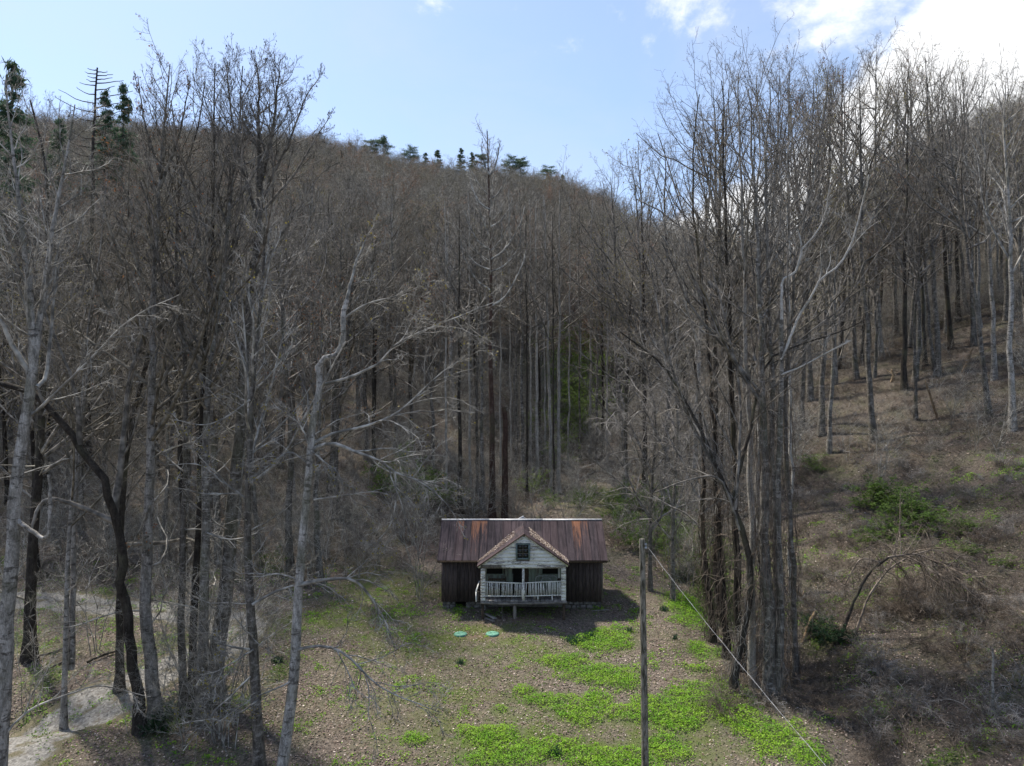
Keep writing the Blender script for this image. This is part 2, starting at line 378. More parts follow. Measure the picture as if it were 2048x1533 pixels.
# gravel lane
m, t, b = newmat('gravel', .95, .15)
P_ = t.a('ShaderNodeNewGeometry').outputs['Position']; va = t.a('ShaderNodeVertexColor'); va.layer_name = 'col'; sep = t.a('ShaderNodeSeparateColor'); t.c(va.outputs[0], sep.inputs[0])
vo = t.a('ShaderNodeTexVoronoi'); vo.inputs['Scale'].default_value = 12; t.c(P_, vo.inputs['Vector'])
n2 = t.noise(1.6, 6, P_, .7); n3 = t.noise(30, 4, P_, .7)
c = t.mix(vo.outputs['Color'], (.11, .104, .094), (.36, .345, .315)); c = t.mix(t.mapr(n2, .5, .68, 0, .75), c, (.15, .12, .09))
gr = t.mix(t.mapr(n3, .4, .6), (.07, .075, .035), (.20, .165, .12))
mk = t.math('ADD', sep.outputs[0], t.math('MULTIPLY', t.math('SUBTRACT', n2, .5), 2.2)); c = t.mix(t.mapr(mk, .25, .7), c, gr)
t.c(c, b.inputs['Base Color']); bump(t, b, n3, .8, .04); M['gravel'] = m
g = MB(); K = 15; W = 1.9
T_ = np.gradient(DP, axis=0); T_ /= np.linalg.norm(T_, axis=1, keepdims=True); Nn = np.stack([-T_[:, 1], T_[:, 0]], 1)
Pn = []; Cn = []
for i, (p, q) in enumerate(zip(DP, Nn)):
    for k in range(K):
        u = k / (K - 1) * 2 - 1
        ww = W * (1 + .35 * (vnoise(i * .7, np.sign(u) * 7, 1.0, 4) - .5) + .25 * (vnoise(i * 2.3, np.sign(u) * 9, 1.0, 8) - .5))
        x, y = p + q * u * ww
        z = float(zt(x, y)) + (.05 if abs(u) < .99 else -.06)
        Pn.append((x, y, z)); Cn.append((np.exp(-(u / .22) ** 2) * .55 + sstep(.5, .95, abs(u)) * 1.1, 0, 0))
n = len(DP); i, k = np.meshgrid(np.arange(n - 1), np.arange(K - 1), indexing='ij'); b0 = (i * K + k).ravel()
g.add(Pn, np.stack([b0, b0 + K, b0 + K + 1, b0 + 1], 1)); g.C[0] = np.array(Cn)
tag(g.build('gravel_lane', m, smooth=True, color=True), kind='structure')
def ddrive(X, Y):
    d = np.full(np.shape(X), 1e9)
    for p in DP[::2]: d = np.minimum(d, np.hypot(X - p[0], Y - p[1]))
    return d

# ------------------------------------------------------------------ leaf litter, grass, ivy (nobody could count them)
def quads(C, N, U, w, h):
    """C centres, U first axis, second axis = cross"""
    Wv = np.cross(N, U); Wv /= np.linalg.norm(Wv, axis=1, keepdims=True) + 1e-9
    w = w[:, None]; h = h[:, None]
    V = np.stack([C - U * w, C - Wv * h, C + U * w, C + Wv * h], 1)
    b = (np.arange(len(C)) * 4)[:, None]
    return V.reshape(-1, 3), b + [0, 1, 2, 3]
def rdir(rng, n, tilt):
    N = rng.normal(0, tilt, (n, 3)); N[:, 2] = 1; N /= np.linalg.norm(N, axis=1, keepdims=True)
    U = rng.normal(0, 1, (n, 3)); U -= N * (U * N).sum(1, keepdims=True); U /= np.linalg.norm(U, axis=1, keepdims=True); return N, U
HX0, HX1, HY0, HY1 = -4.5, 5.7, 42.6, 47.3
def inhouse(X, Y): return (X > HX0) & (X < HX1) & (Y > HY0) & (Y < HY1)
rng = np.random.default_rng(7)
def sample_view(n, y0, y1, rng, azr=.82):
    u = rng.random(n); Y = np.sqrt(y0 ** 2 + u * (y1 ** 2 - y0 ** 2)); X = rng.uniform(-azr, azr, n) * Y; return X, Y
X, Y = [], []
for n, a, c_ in ((125000, 24, 44), (75000, 44, 88)):
    x_, y_ = sample_view(n, a, c_, rng); X.append(x_); Y.append(y_)
X = np.concatenate(X); Y = np.concatenate(Y)
dens = fbm(X, Y, 2.5, 31) + .5 + .15
keep = (rng.random(len(X)) < dens * (1 - .5 * np.clip(ell(THIN, X, Y), 0, 1)) * (1 - .75 * (ell(IVY, X, Y) > .2))) & ~inhouse(X, Y) & (ddrive(X, Y) > rng.random(len(X)) * 1.3)
X = X[keep]; Y = Y[keep]; Z = zt(X, Y) + .015 + rng.random(len(X)) * .03
N, U = rdir(rng, len(X), .35); sz = rng.uniform(.024, .058, len(X)) * np.where(Y > 44, 1.6, 1)
V, Q = quads(np.stack([X, Y, Z], 1), N, U, sz, sz * rng.uniform(.55, .9, len(X)))
pal = np.array([(.22, .165, .13), (.31, .245, .20), (.42, .35, .30), (.13, .09, .07), (.27, .20, .17), (.20, .17, .15), (.50, .44, .39)])
cc = pal[rng.choice(len(pal), len(X), p=[.22, .22, .13, .16, .12, .10, .05])] * rng.uniform(.45, 1.3, (len(X), 1))
g = MB(); g.add(V, Q); g.C[0] = np.repeat(cc, 4, 0)
tag(g.build('leaf_litter', M['litter'], color=True), 'dry brown fallen leaves lying thick over the yard and slopes', 'leaves', kind='stuff')

def blades(rng, X, Y, h0, h1, wd, spread=.5, lift=0):
    n = len(X); Z = zt(X, Y) - .01 + lift; B = np.stack([X, Y, Z], 1)
    d = rng.normal(0, spread, (n, 3)); d[:, 2] = 1; d /= np.linalg.norm(d, axis=1, keepdims=True); h = rng.uniform(h0, h1, n)[:, None]
    s = rng.normal(0, 1, (n, 3)); s[:, 2] = 0; s /= np.linalg.norm(s, axis=1, keepdims=True); s *= wd * rng.uniform(.7, 1.3, (n, 1))
    tip = B + d * h; mid = B + d * h * .55; tip[:, :2] += d[:, :2] * h * .4
    V = np.stack([B - s, B + s, mid + s * .8, tip, mid - s * .8], 1).reshape(-1, 3); b = (np.arange(n) * 5)[:, None]
    return V, b + [0, 1, 2, 3, 4]
X, Y = sample_view(200000, 24, 52, rng)
m_ = np.clip(ell(THIN, X, Y) * 1.1 + 1.3 * fbm(X, Y, 1.3, 41), 0, 1) + .035
keep = (rng.random(len(X)) < m_ * .55) & ~inhouse(X, Y) & (ddrive(X, Y) > .9); X = X[keep]; Y = Y[keep]
V, Q = blades(rng, X, Y, .05, .14, .014, .7); g = MB(); g.add(V, Q)
tag(g.build('short_grass', M['grass']), 'thin olive grass growing through the fallen leaves of the yard', 'grass', kind='stuff')
X, Y = sample_view(150000, 26, 90, rng)
cov = sstep(13, 19, X) * np.clip(fbm(X, Y, 3.5, 71) * 2.2 + .75, .1, 1)
keep = rng.random(len(X)) < cov * .8; X = X[keep]; Y = Y[keep]
V, Q = blades(rng, X, Y, .18, .5, .009, 1.6); g = MB(); g.add(V, Q); pc = np.array([(.17, .15, .13), (.24, .215, .185), (.11, .09, .08), (.30, .27, .22)]); g.C[0] = np.repeat(pc[rng.choice(4, len(X), p=[.35, .28, .25, .12])] * rng.uniform(.6, 1.05, (len(X), 1)), 5, 0)
tag(g.build('dry_grass', M['litter'], color=True), 'flattened dry grass and thin dead stems covering the right bank', 'dry grass', kind='stuff')
def leafmass(name, ells, n, mat, label, cat, h, size, seed, y1=60, thr=.28):
    rng = np.random.default_rng(seed); X, Y = sample_view(n, 24, y1, rng)
    m = ell(ells, X, Y) + 1.2 * fbm(X, Y, 1.1, seed) + .8 * fbm(X, Y, .35, seed + 3); k = (m > thr) & (rng.random(len(X)) < np.clip((m - thr) * 2.2 + .12, 0, 1)) | ((m > thr - .22) & (rng.random(len(X)) < .035)); X, Y, m = X[k], Y[k], m[k]
    m = np.clip((m - thr) * 3, .15, 1); cl = .5 + 1.0 * vnoise(X, Y, .22, seed + 5)
    Z = zt(X, Y) + h * m * cl * np.sqrt(rng.random(len(X))) + .01
    N, U = rdir(rng, len(X), .6); s = rng.uniform(size * .6, size, len(X)); V, Q = quads(np.stack([X, Y, Z], 1), N, U, s, s * .7)
    g = MB(); g.add(V, Q); return tag(g.build(name, mat), label, cat, kind='stuff')
leafmass('ground_ivy', IVY, 720000, M['green'], 'bright green low leafy ground cover in patches between cabin and pole', 'ground cover', .20, .046, 51, 50, .17)
leafmass('bank_creeper', BANKG + CREEPG, 420000, M['shrub'], 'dark green creeper spreading over the right bank and lane edges', 'creeper', .45, .06, 61, 62, .3)

# ------------------------------------------------------------------ tree growing
def spawn(P, R, L, K, rng, t=(.2, 1), ang=(.8, .2), lr=(.4, .3), m=5, up=.1, wig=.1, rr=.55, rmin=.003, slen=.012):
    N, n = P.shape[:2]; a, b = t
    s = (np.arange(K)[None] + rng.random((N, K))) / K; tt = a + (b - a) * s; tt = np.minimum(tt, .999)
    idx = tt * (n - 1); i0 = np.minimum(idx.astype(int), n - 2); fr = (idx - i0)[..., None]; ar = np.arange(N)[:, None]
    p0 = P[ar, i0]; p1 = P[ar, i0 + 1]; pos = p0 + (p1 - p0) * fr; tan = (p1 - p0); tan /= np.linalg.norm(tan, axis=2, keepdims=True) + 1e-9
    rad = R[ar, i0] + (R[ar, i0 + 1] - R[ar, i0]) * fr[..., 0]
    v = rng.normal(0, 1, (N, K, 3)); v -= tan * (v * tan).sum(2, keepdims=True); v /= np.linalg.norm(v, axis=2, keepdims=True) + 1e-9
    an = rng.normal(ang[0], ang[1], (N, K))[..., None]; d = np.cos(an) * tan + np.sin(an) * v
    ln = L[:, None] * lr[0] * (1 - (1 - lr[1]) * s) * rng.uniform(.65, 1.3, (N, K))
    pos = pos.reshape(-1, 3); d = d.reshape(-1, 3); ln = ln.ravel(); rad = rad.ravel()
    pts = [pos]
    for j in range(1, m):
        d = d + np.array([0, 0, up]) + rng.normal(0, wig, d.shape); d /= np.linalg.norm(d, axis=1, keepdims=True); pts.append(pts[-1] + d * (ln / (m - 1))[:, None])
    PP = np.stack(pts, 1); r0 = np.maximum(np.minimum(rad * rr, ln * slen), rmin)
    RR = r0[:, None] * np.linspace(1, .35, m)[None]; RR = np.maximum(RR, rmin * .6)
    return PP, RR, ln
def plen(P): return np.linalg.norm(np.diff(P, axis=1), axis=2).sum(1)
def crown(mb, P, R, rng, limbs=32, t0=.35, lr=(.30, .25), ang=.75, up=.16, k2=9, k3=7, k4=3, mi=0, rmin=.0035, droop=0., wig=.12, tips=None, t1=.985):
    """limbs, branches, twigs and twiglets of one or more leaders (same point count)"""
    L = plen(P); A, RA, LA = spawn(P, R, L, limbs, rng, (t0, t1), (ang, .22), (lr[0] * 1.12, lr[1] * .7), 7, up, wig, .6, .012, .013)
    mb.tubes(A, RA, 4, mi)
    B, RB, LB = spawn(A, RA, LA, k2, rng, (.15, 1), (.72, .25), (.45, .4), 4, up * .8 - droop, .2, .6, .0085, .011)
    mb.tubes(B, RB, 3, mi)
    C, RC, LC = spawn(B, RB, LB, k3, rng, (.12, 1), (.75, .25), (.48, .45), 3, up * .6 - droop, .2, .6, rmin, .009)
    mb.tubes(C, RC, 3, mi)
    if k4:
        D, RD, LD = spawn(C, RC, LC, k4, rng, (.25, 1), (.6, .2), (.55, .6), 2, .05 - droop, .1, .7, rmin * .9, .009)
        mb.spikes(D, RD[:, 0], mi)
    else: D = C
    if tips is not None: tips.append(D[:, -1])
    return A, RA, LA
def blobs(mb, C, s, rng, mi=0):
    n = len(C); N, U = rdir(rng, n, 2.0); a = s * rng.uniform(.6, 1.2, n)
    V, Q = quads(C, N, U, a, a * .8); mb.add(V, Q, mi)
def resample(pts, n=16, wob=0, rng=None):
    pts = np.array(pts, float); P = catmull(pts, 6) if len(pts) > 2 else pts
    s = np.r_[0, np.cumsum(np.linalg.norm(np.diff(P, axis=0), axis=1))]; u = np.linspace(0, s[-1], n)
    Q = np.stack([np.interp(u, s, P[:, k]) for k in range(3)], 1)
    if wob: 
        w_ = rng.normal(0, wob, (n, 3)); w_[:, 2] = 0; w_[0] = 0; Q = Q + w_
    return Q
def flare(R, rb):
    R = R.copy(); R[0] *= 1.5; R[1] *= 1.08; return R

def roots(mb, base, r, rng, mi=0):
    for k in range(5):
        a = rng.uniform(0, 6.28); d = np.array([math.cos(a), math.sin(a), 0]); q = base + d * r * 2.6
        mb.tubes(np.array([[base + d * r * .3 + (0, 0, r * 1.5), base + d * r * 1.1 + (0, 0, r * .35), q + (0, 0, float(zt(q[0], q[1])) - base[2] - .05)]]), np.array([[r * .45, r * .35, r * .12]]), 6, mi)

# ---- reusable tree forms (height 1 unit = metres, base at the origin)
def tree_form(seed, H, bark, twig, t0=.4, limbs=30, lean=.03, r=.011, k=(8, 6, 3), up=.11, lr=(.34, .4), fork=False, cones=0, rmin=.006, ang=.85, join=False, rmat=None, buds=None, budn=0):
    rng = np.random.default_rng(seed); n = 14
    dx, dy = rng.normal(0, lean * H, 2)
    u = np.linspace(0, 1, n); base = np.stack([dx * u ** 1.6, dy * u ** 1.6, H * u], 1)
    base[:, :2] += np.cumsum(rng.normal(0, H * .004, (n, 2)), 0)
    R = r * H * (1 - u) ** .8 * .92 + .02; R = flare(R, 0)
    tr = MB(); tr.tubes(base[None], R[None], 8); roots(tr, base[0], R[0] * .62, rng)
    cr = tr if join else MB(); mi = 1 if join else 0
    tips = []
    Ps = [base]; Rs = [R]
    if fork:
        i = int(n * rng.uniform(.35, .5)); a = rng.uniform(0, 6.28)
        q = base[i:].copy(); w_ = np.linspace(0, 1, len(q)) ** .7 * H * rng.uniform(.10, .16); q[:, 0] += w_ * math.cos(a); q[:, 1] += w_ * math.sin(a); q[:, 2] -= np.linspace(0, 1, len(q)) * H * .05
        q = resample(q, n); Rq = np.linspace(R[i] * .75, .02, n); cr.tubes(q[None], Rq[None], 7, mi)
        crown(cr, q[None], Rq[None], rng, limbs // 2, .12, (lr[0] * 1.3, lr[1]), ang, up, *k, mi, rmin, tips=tips)
    crown(cr, base[None], R[None], rng, limbs, t0, lr, ang, up, *k, mi, rmin, tips=tips)
    objs = []
    tr.build_mats = [bark, twig] if join else [bark]
    a = tr.build('trunk' if not join else 'tree_form', tr.build_mats, smooth=True, link=False); objs.append(a)
    if not join: objs.append(cr.build('crown', [twig], link=False))
    T = np.concatenate(tips)
    if cones:
        mb = MB(); s = T[rng.choice(len(T), min(cones // 2, len(T)), replace=False)]; s = s[s[:, 2] > H * .55]
        for sg in (0,): mb.spikes(np.stack([s, s + np.array([0, 0, .09])], 1), np.full(len(s), .018)); 
        o = mb.build('seed_cones', [M['dark']], link=False); o['kind'] = 'stuff'; objs.append(o)
    if buds:
        mb = MB(); s = T[rng.choice(len(T), min(budn, len(T)), replace=False)]; blobs(mb, s, .055, rng); o = mb.build('buds', [M[buds]], link=False); o['kind'] = 'stuff'; objs.append(o)
    return objs
FORMS = []
for i in range(10):
    bk = ['bark', 'bark', 'pale', 'bark', 'dark', 'bark', 'pale', 'bark', 'bark', 'dark'][i]
    FORMS.append((24, tree_form(100 + i, 24, M[bk], M['twig_pale'] if i in (2,) else M['twig'], t0=[.45, .5, .42, .35, .3, .55, .5, .4, .3, .45][i], limbs=21, fork=i in (1, 4, 7, 8), k=(7, 6, 2), rmin=.009,
                  cones=500 if i % 3 == 0 else 0, buds='bud' if i in (4, 8) else ('budred' if i == 7 else None), budn=900)))
FAR = bpy.data.collections.new('far_tree_forms')
M['white'] = mat_bark('whitish_bark', (.30, .285, .26), (.50, .48, .44), (.12, .11, .10), .3)
for i in range(7):
    o, = tree_form(200 + i, 19, M[['white', 'pale', 'white', 'dark', 'pale', 'red', 'white'][i]], M['twig_far'] if i != 5 else M['twig_red'], t0=.30, limbs=20, fork=i % 2 == 0, k=(7, 6, 3), rmin=.014, lr=(.40, .75), join=True, up=.05, ang=1.0, r=.0075 if i != 2 else .009)
    FAR.objects.link(o)

USED = set()
def put_parts(root, parts):
    for p in parts:
        if p.name in USED: c_ = p.copy()
        else: c_ = p; USED.add(p.name)
        COL.objects.link(c_); c_.parent = root
def place_form(fi, base, H, label, group, rotz, tilt=(0, 0), cat='tree', name='bare_tree'):
    h0, parts = FORMS[fi]; e = empty(name, (base[0], base[1], base[2] - .15), label, cat, group)
    q = Euler((tilt[1], tilt[0], 0)).to_matrix() @ Euler((0, 0, rotz)).to_matrix()
    e.rotation_euler = q.to_euler(); s = H / h0; e.scale = (s, s, s); put_parts(e, parts); return e
FORMH = [tr_[0] for tr_ in FORMS]

# ---- trees traced one by one
def custom(name, label, paths, bark, twig, seed, group=None, crowns=True, extra=None, vines=0, rootr=True, cones=0, buds=None, budn=0, vinemat='vine', k=(8, 6, 3), rmin=.0052):
    """paths: list of dict(p=[(px,py,Y)...], w=(px width at start, at end), t0, limbs, lr, ang, up)"""
    rng = np.random.default_rng(seed)
    tr = MB(); cr = MB(); vn = MB(); cl = MB(); tips = []; first = None
    for pi, pd in enumerate(paths):
        pts = [at(*q) for q in pd['p']]
        if pi == 0:
            b = pts[0]; gz = float(zt(b[0], b[1]))
            if b[2] > gz - .05: pts = [np.array([b[0], b[1], gz - .1])] + ([pts[0]] if b[2] > gz + .6 else []) + pts[1:]
            else: pts[0][2] = gz - .1
            first = pts[0].copy()
        P = resample(pts, pd.get('n', 18), pd.get('wob', .015), rng); Y0_, Y1_ = pd['p'][0][2], pd['p'][-1][2]
        r0 = pd['w'][0] * Y0_ / F / 2; r1 = pd['w'][1] * Y1_ / F / 2
        R = r0 + (r1 - r0) * np.linspace(0, 1, len(P)) ** pd.get('tp', .8)
        if pi == 0: R = flare(R, 0)
        pd['P'] = P; pd['R'] = R
    O = first
    for pi, pd in enumerate(paths):
        P = pd['P'] - O; R = pd['R']; tgt = tr if (pi == 0 or pd.get('trunk')) else cr
        tgt.tubes(P[None], R[None], 10 if pi == 0 else 6)
        if pi == 0 and rootr:
            tmp = MB(); roots(tmp, O, R[0] * .62, rng); 
            for V_, (F_, _) in zip(tmp.V, tmp.F): V_ -= O
            for V_, (F_, _) in zip(tmp.V, tmp.F):
                tr.V.append(V_); tr.C.append(np.zeros((len(V_), 3)))
            for F_, m_ in tmp.F: tr.F.append((F_ + tr.n, m_))
            tr.n += tmp.n
        if pd.get('limbs', 0):
            crown(cr, P[None], R[None], rng, pd['limbs'], pd.get('t0', .4), pd.get('lr', (.3, .3)), pd.get('ang', .75), pd.get('up', .16), *pd.get('k', k), 0, rmin, pd.get('droop', 0), pd.get('wig', .13), tips)
        if pd.get('low'):
            crown(cl, P[None], R[None], rng, max(3, int(pd['low'] * .6)), pd.get('l0', .1), (.12, 1.0), 1.25, .05, 7, 5, 3, 0, rmin, .02, .2, None, pd.get('l1', .55))
        if vines and pd.get('vine', pi == 0):
            nv = int(vines * pd.get('vm', 1)); L_ = P[-1] - P[0]
            for q in range(nv):
                m = 14; a = rng.uniform(0, .2) if q % 3 else 0; b_ = rng.uniform(a + .15, a + .5); u = np.linspace(a, b_, m) * (len(P) - 1); i0 = np.minimum(u.astype(int), len(P) - 2)
                c_ = P[i0] + (P[i0 + 1] - P[i0]) * (u - i0)[:, None]; ph = rng.uniform(0, 6.28); rad = rng.uniform(.01, 1) ** 1.8 * .45 * pd.get('vr', 1)
                th = ph + np.cumsum(rng.normal(0, .3, m)); off = np.stack([np.cos(th), np.sin(th), np.zeros(m)], 1) * (rad + R[i0][:, None] + rng.normal(0, .07, (m, 1)))
                vn.tubes((c_ + off)[None], np.full((1, m), rng.uniform(.005, .016)), 3)
            A = np.stack([c_ + off]); 
            S, SR, SL = spawn(P[None], R[None], plen(P[None]), int(nv * 2.2), rng, (.05, .7), (1.4, .35), (.10, .6), 7, -.3, .35, .3, .006, .006)
            vn.tubes(S, np.maximum(SR, .006), 3)
            S2, SR2, SL2 = spawn(S, SR, SL, 7, rng, (.1, 1), (.7, .3), (.5, .6), 3, -.2, .35, .8, .004, .006); vn.tubes(S2, SR2, 3)
    e = empty(name, O, label, 'tree', group)
    tr.build('trunk', [bark], e, smooth=True)
    if cr.V: cr.build('crown', [twig], e)
    if cl.V: cl.build('lower_branches', [M['twig_pale']], e)
    if vn.V: o = vn.build('hanging_vines', [M[vinemat]], e); o['kind'] = 'stuff'
    if tips and (cones or buds):
        T = np.concatenate(tips)
        if cones:
            mb = MB(); s = T[rng.choice(len(T), min(cones // 2, len(T)), replace=False)]; s = s[s[:, 2] > 14]
            if len(s): mb.spikes(np.stack([s, s + np.array([0, 0, .10])], 1), np.full(len(s), .02)); o = mb.build('seed_cones', [M['dark']], e); o['kind'] = 'stuff'
        if buds:
            mb = MB(); s = T[rng.choice(len(T), min(budn, len(T)), replace=False)]; blobs(mb, s, .045, rng); o = mb.build('buds', [M[buds]], e); o['kind'] = 'stuff'
    return e
def tl(lst, Y, dY=0):
    lst = [(x, y + max(0, 170 - y) * .58) for x, y in lst]; n = len(lst); return [(x, y, Y + dY * i / max(1, n - 1)) for i, (x, y) in enumerate(lst)]
# ------------------------------------------------------------------ the cabin
def mat_roof():
    m, t, b = newmat('rusty_metal_roof', .8, .15)
    o = t.a('ShaderNodeTexCoord').outputs['Object']; oi = t.a('ShaderNodeObjectInfo').outputs['Random']
    v = t.mapping(o, (6, .5, .5)); n = t.noise(1.6, 6, v, .7); n2 = t.noise(.9, 4, t.mapping(o, (.8, .8, .8)), .6); n3 = t.noise(22, 4, o, .7)
    c = t.mix(t.mapr(n, .35, .65), (.022, .018, .022), (.075, .058, .066))
    c = t.mix(t.mapr(oi, .3, 1, 0, .5), c, (.09, .06, .063))
    va = t.a('ShaderNodeVertexColor'); va.layer_name = 'col'; sep = t.a('ShaderNodeSeparateColor'); t.c(va.outputs[0], sep.inputs[0])
    f = t.math('ADD', sep.outputs[0], t.math('MULTIPLY', t.math('SUBTRACT', n, .5), 1.6))
    c = t.mix(t.mapr(f, .42, .85, 0, .8), c, (.27, .12, .065))
    c = t.mix(t.mapr(n2, .55, .75, 0, .4), c, (.12, .088, .095)); c = t.mix(1.0, c, t.mix(t.mapr(n3, .3, .7), (.75, .75, .75), (1.15, 1.15, 1.15)), 'MULTIPLY')
    t.c(c, b.inputs['Base Color']); bump(t, b, n3, .25, .01); return m
def mat_paint(name, paint, wood, amt, stretch=(1, 1, 6)):
    m, t, b = newmat(name, .75, .25)
    o = t.a('ShaderNodeTexCoord').outputs['Object']; oi = t.a('ShaderNodeObjectInfo').outputs['Random']
    ad = t.a('ShaderNodeVectorMath', operation='ADD'); t.c(o, ad.inputs[0]); cmb = t.a('ShaderNodeCombineXYZ'); t.c(t.math('MULTIPLY', oi, 40.), cmb.inputs[0]); t.c(cmb.outputs[0], ad.inputs[1])
    v = t.mapping(ad.outputs[0], stretch); n = t.noise(2.2, 8, v, .72); n2 = t.noise(9, 5, v, .7)
    f = t.math('ADD', n, t.math('MULTIPLY', t.math('SUBTRACT', n2, .5), .4)); f = t.math('ADD', f, t.math('MULTIPLY', t.math('SUBTRACT', oi, .5), .14))
    c = t.mix(t.mapr(f, amt, amt + .06), paint, wood); c = t.mix(t.mapr(n2, .3, .7, 0, .3), c, (.22, .21, .2))
    t.c(c, b.inputs['Base Color']); bump(t, b, f, .4, .01); return m
M['roof'] = mat_roof()
M['paintH'] = mat_paint('weathered_white_paint', (.84, .84, .81), (.24, .22, .21), .525, (1, 1, 7))
M['paintV'] = mat_paint('weathered_white_post', (.84, .84, .81), (.27, .25, .24), .555, (5, 5, 1))
M['porchwall'] = mat_paint('pale_green_wall', (.20, .25, .20), (.12, .125, .10), .53, (5, 5, 1))
M['plank'] = mat_simple('dark_planks', (.038, .030, .030), (.085, .066, .062), 3, .85, (5, 5, .6), .5, .35)
M['wood'] = mat_simple('grey_wood', (.12, .105, .09), (.22, .20, .175), 4, .9, (3, 3, 1), .5, .25)
M['wooddark'] = mat_simple('brown_wood', (.05, .036, .026), (.10, .072, .05), 4, .9, (3, 3, 1), .5, .25)
M['deck'] = mat_simple('porch_boards', (.13, .12, .112), (.26, .24, .22), 3, .9, (1, 1, 1), .4, .3)
M['stone'] = mat_simple('foundation_stone', (.10, .095, .09), (.19, .18, .165), 4, .95, (1, 1, 1), .8, .3)
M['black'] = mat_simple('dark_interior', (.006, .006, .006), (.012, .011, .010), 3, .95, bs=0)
M['frame'] = mat_simple('blue_green_frame', (.10, .14, .145), (.17, .215, .215), 6, .8, bs=.2)
M['iron'] = mat_simple('white_painted_iron', (.3, .31, .31), (.42, .44, .44), 8, .6, bs=.1)
M['steel'] = mat_simple('galvanised', (.3, .31, .33), (.42, .43, .45), 5, .4, bs=.1)
m_, t_, b_ = newmat('window_glass', .08, .5); b_.inputs['Base Color'].default_value = (.012, .014, .015, 1); M['glass'] = m_
M['lid'] = mat_simple('green_plastic_lid', (.10, .27, .19), (.16, .36, .26), 5, .6, bs=.1, var=.06)
rng = np.random.default_rng(77)
FX0, FX1, FY, BY = -4.38, 5.60, 42.7, 47.15
cab = empty('cabin', (.6, 42.7, 0), 'abandoned wooden cabin with rusty metal roof and white gabled front porch', 'cabin')
CO = np.array([.6, 42.7, 0])
class CB(MB):
    def build(s, *a, **k):
        for V in s.V: V -= s.off
        return MB.build(s, *a, **k)
    off = CO
def part(name, mb, mat, parent=cab, label=None, **k):
    o = MB.build(mb, name, mat, parent, **k)
    if label: o['label'] = label
    return o
def shift(mb): 
    mb.V = [V - CO for V in mb.V]; return mb
def P_(name, mat, fn, parent=cab, label=None, off=CO, **k):
    mb = MB(); fn(mb); mb.V = [V - off for V in mb.V]; o = MB.build(mb, name, mat, parent, **k)
    if label: o['label'] = label
    return o
EAVEZ, RIDGEZ, EY, RY = 3.06, 5.13, 42.25, 44.9; RX0, RX1 = -4.60, 5.89; SL = (RIDGEZ - EAVEZ) / (RY - EY)
# the walls: plank by plank along the front and the gable ends
wall = P_('wall', M['plank'], lambda mb: (mb.box((FX0 + .06, FY + .05, .5), (FX1 - .06, FY + .12, 3.2)), mb.box((FX0 + .06, FY + .125, .5), (FX0 + .13, BY, 3.1)), mb.box((FX1 - .13, FY + .125, .5), (FX1 - .06, BY, 3.1)), mb.box((FX0 + .135, BY - .08, .5), (FX1 - .135, BY, 3.1)),
     [mb.add([(x, EY + .5, 3.1), (x + .07, EY + .5, 3.1), (x + .07, BY - .0, 3.1), (x, BY - .0, 3.1), (x, RY - .06, 4.98), (x + .07, RY - .06, 4.98), (x + .07, RY + .06, 4.98), (x, RY + .06, 4.98)], [(0, 3, 2, 1), (4, 5, 6, 7), (0, 1, 5, 4), (1, 2, 6, 5), (2, 3, 7, 6), (3, 0, 4, 7)]) for x in (FX0 + .06, FX1 - .13)]))
PX0, PX1 = -1.87, 3.22
def planks(x0, x1, zt_):
    x = x0
    while x < x1 - .08:
        wd = rng.uniform(.19, .27); x2 = min(x + wd, x1); dz = rng.uniform(-.05, .03); dy = rng.uniform(-.012, .012)
        P_('plank', M['plank'], lambda mb: mb.box((x + .006, FY - .0 + dy, .46 + dz), (x2 - .006, FY + .048, zt_)), wall); x = x2
planks(FX0, PX0 + .02, 3.22); planks(PX1 - .02, FX1, 3.22)
for xs_, sg in ((FX0, -1), (FX1, 1)):
    y = FY + .06
    while y < BY - .05:
        y2 = min(y + rng.uniform(.2, .28), BY); xa = xs_ if sg < 0 else xs_ - .055
        zz = [EAVEZ + SL * (v - EY) - .06 if v < RY else RIDGEZ - SL * (v - RY) - .06 for v in (y, y2)]
        P_('plank', M['plank'], lambda mb: mb.hexa([(xa, y + .006, .46), (xa + .055, y + .006, .46), (xa + .055, y2 - .006, .46), (xa, y2 - .006, .46), (xa, y + .006, zz[0]), (xa + .055, y + .006, zz[0]), (xa + .055, y2 - .006, zz[1]), (xa, y2 - .006, zz[1])]), wall); y = y2
P_('corner_board', M['wood'], lambda mb: mb.box((FX1 - .06, FY - .03, .42), (FX1 + .03, FY - .016, 3.2)))
# main roof: sheet after sheet, front and back
roof = P_('roof', M['wooddark'], lambda mb: (mb.hexa([(RX0 + .05, EY + .05, EAVEZ - .05), (RX1 - .05, EY + .05, EAVEZ - .05), (RX1 - .05, RY, RIDGEZ - .10), (RX0 + .05, RY, RIDGEZ - .10), (RX0 + .05, EY + .05, EAVEZ - .0), (RX1 - .05, EY + .05, EAVEZ - .0), (RX1 - .05, RY, RIDGEZ - .04), (RX0 + .05, RY, RIDGEZ - .04)]),
     mb.hexa([(RX0 + .05, RY + .002, RIDGEZ - .10), (RX1 - .05, RY + .002, RIDGEZ - .10), (RX1 - .05, 47.5, EAVEZ - .05), (RX0 + .05, 47.5, EAVEZ - .05), (RX0 + .05, RY + .002, RIDGEZ - .04), (RX1 - .05, RY + .002, RIDGEZ - .04), (RX1 - .05, 47.5, EAVEZ), (RX0 + .05, 47.5, EAVEZ)])))
NP = 21; pw = (RX1 - RX0) / NP
RUST = {1: .2, 2: .55, 4: .8, 5: .6, 6:.2, 16: .2, 17: .85, 18: .55, 19: .3, 20: .25}
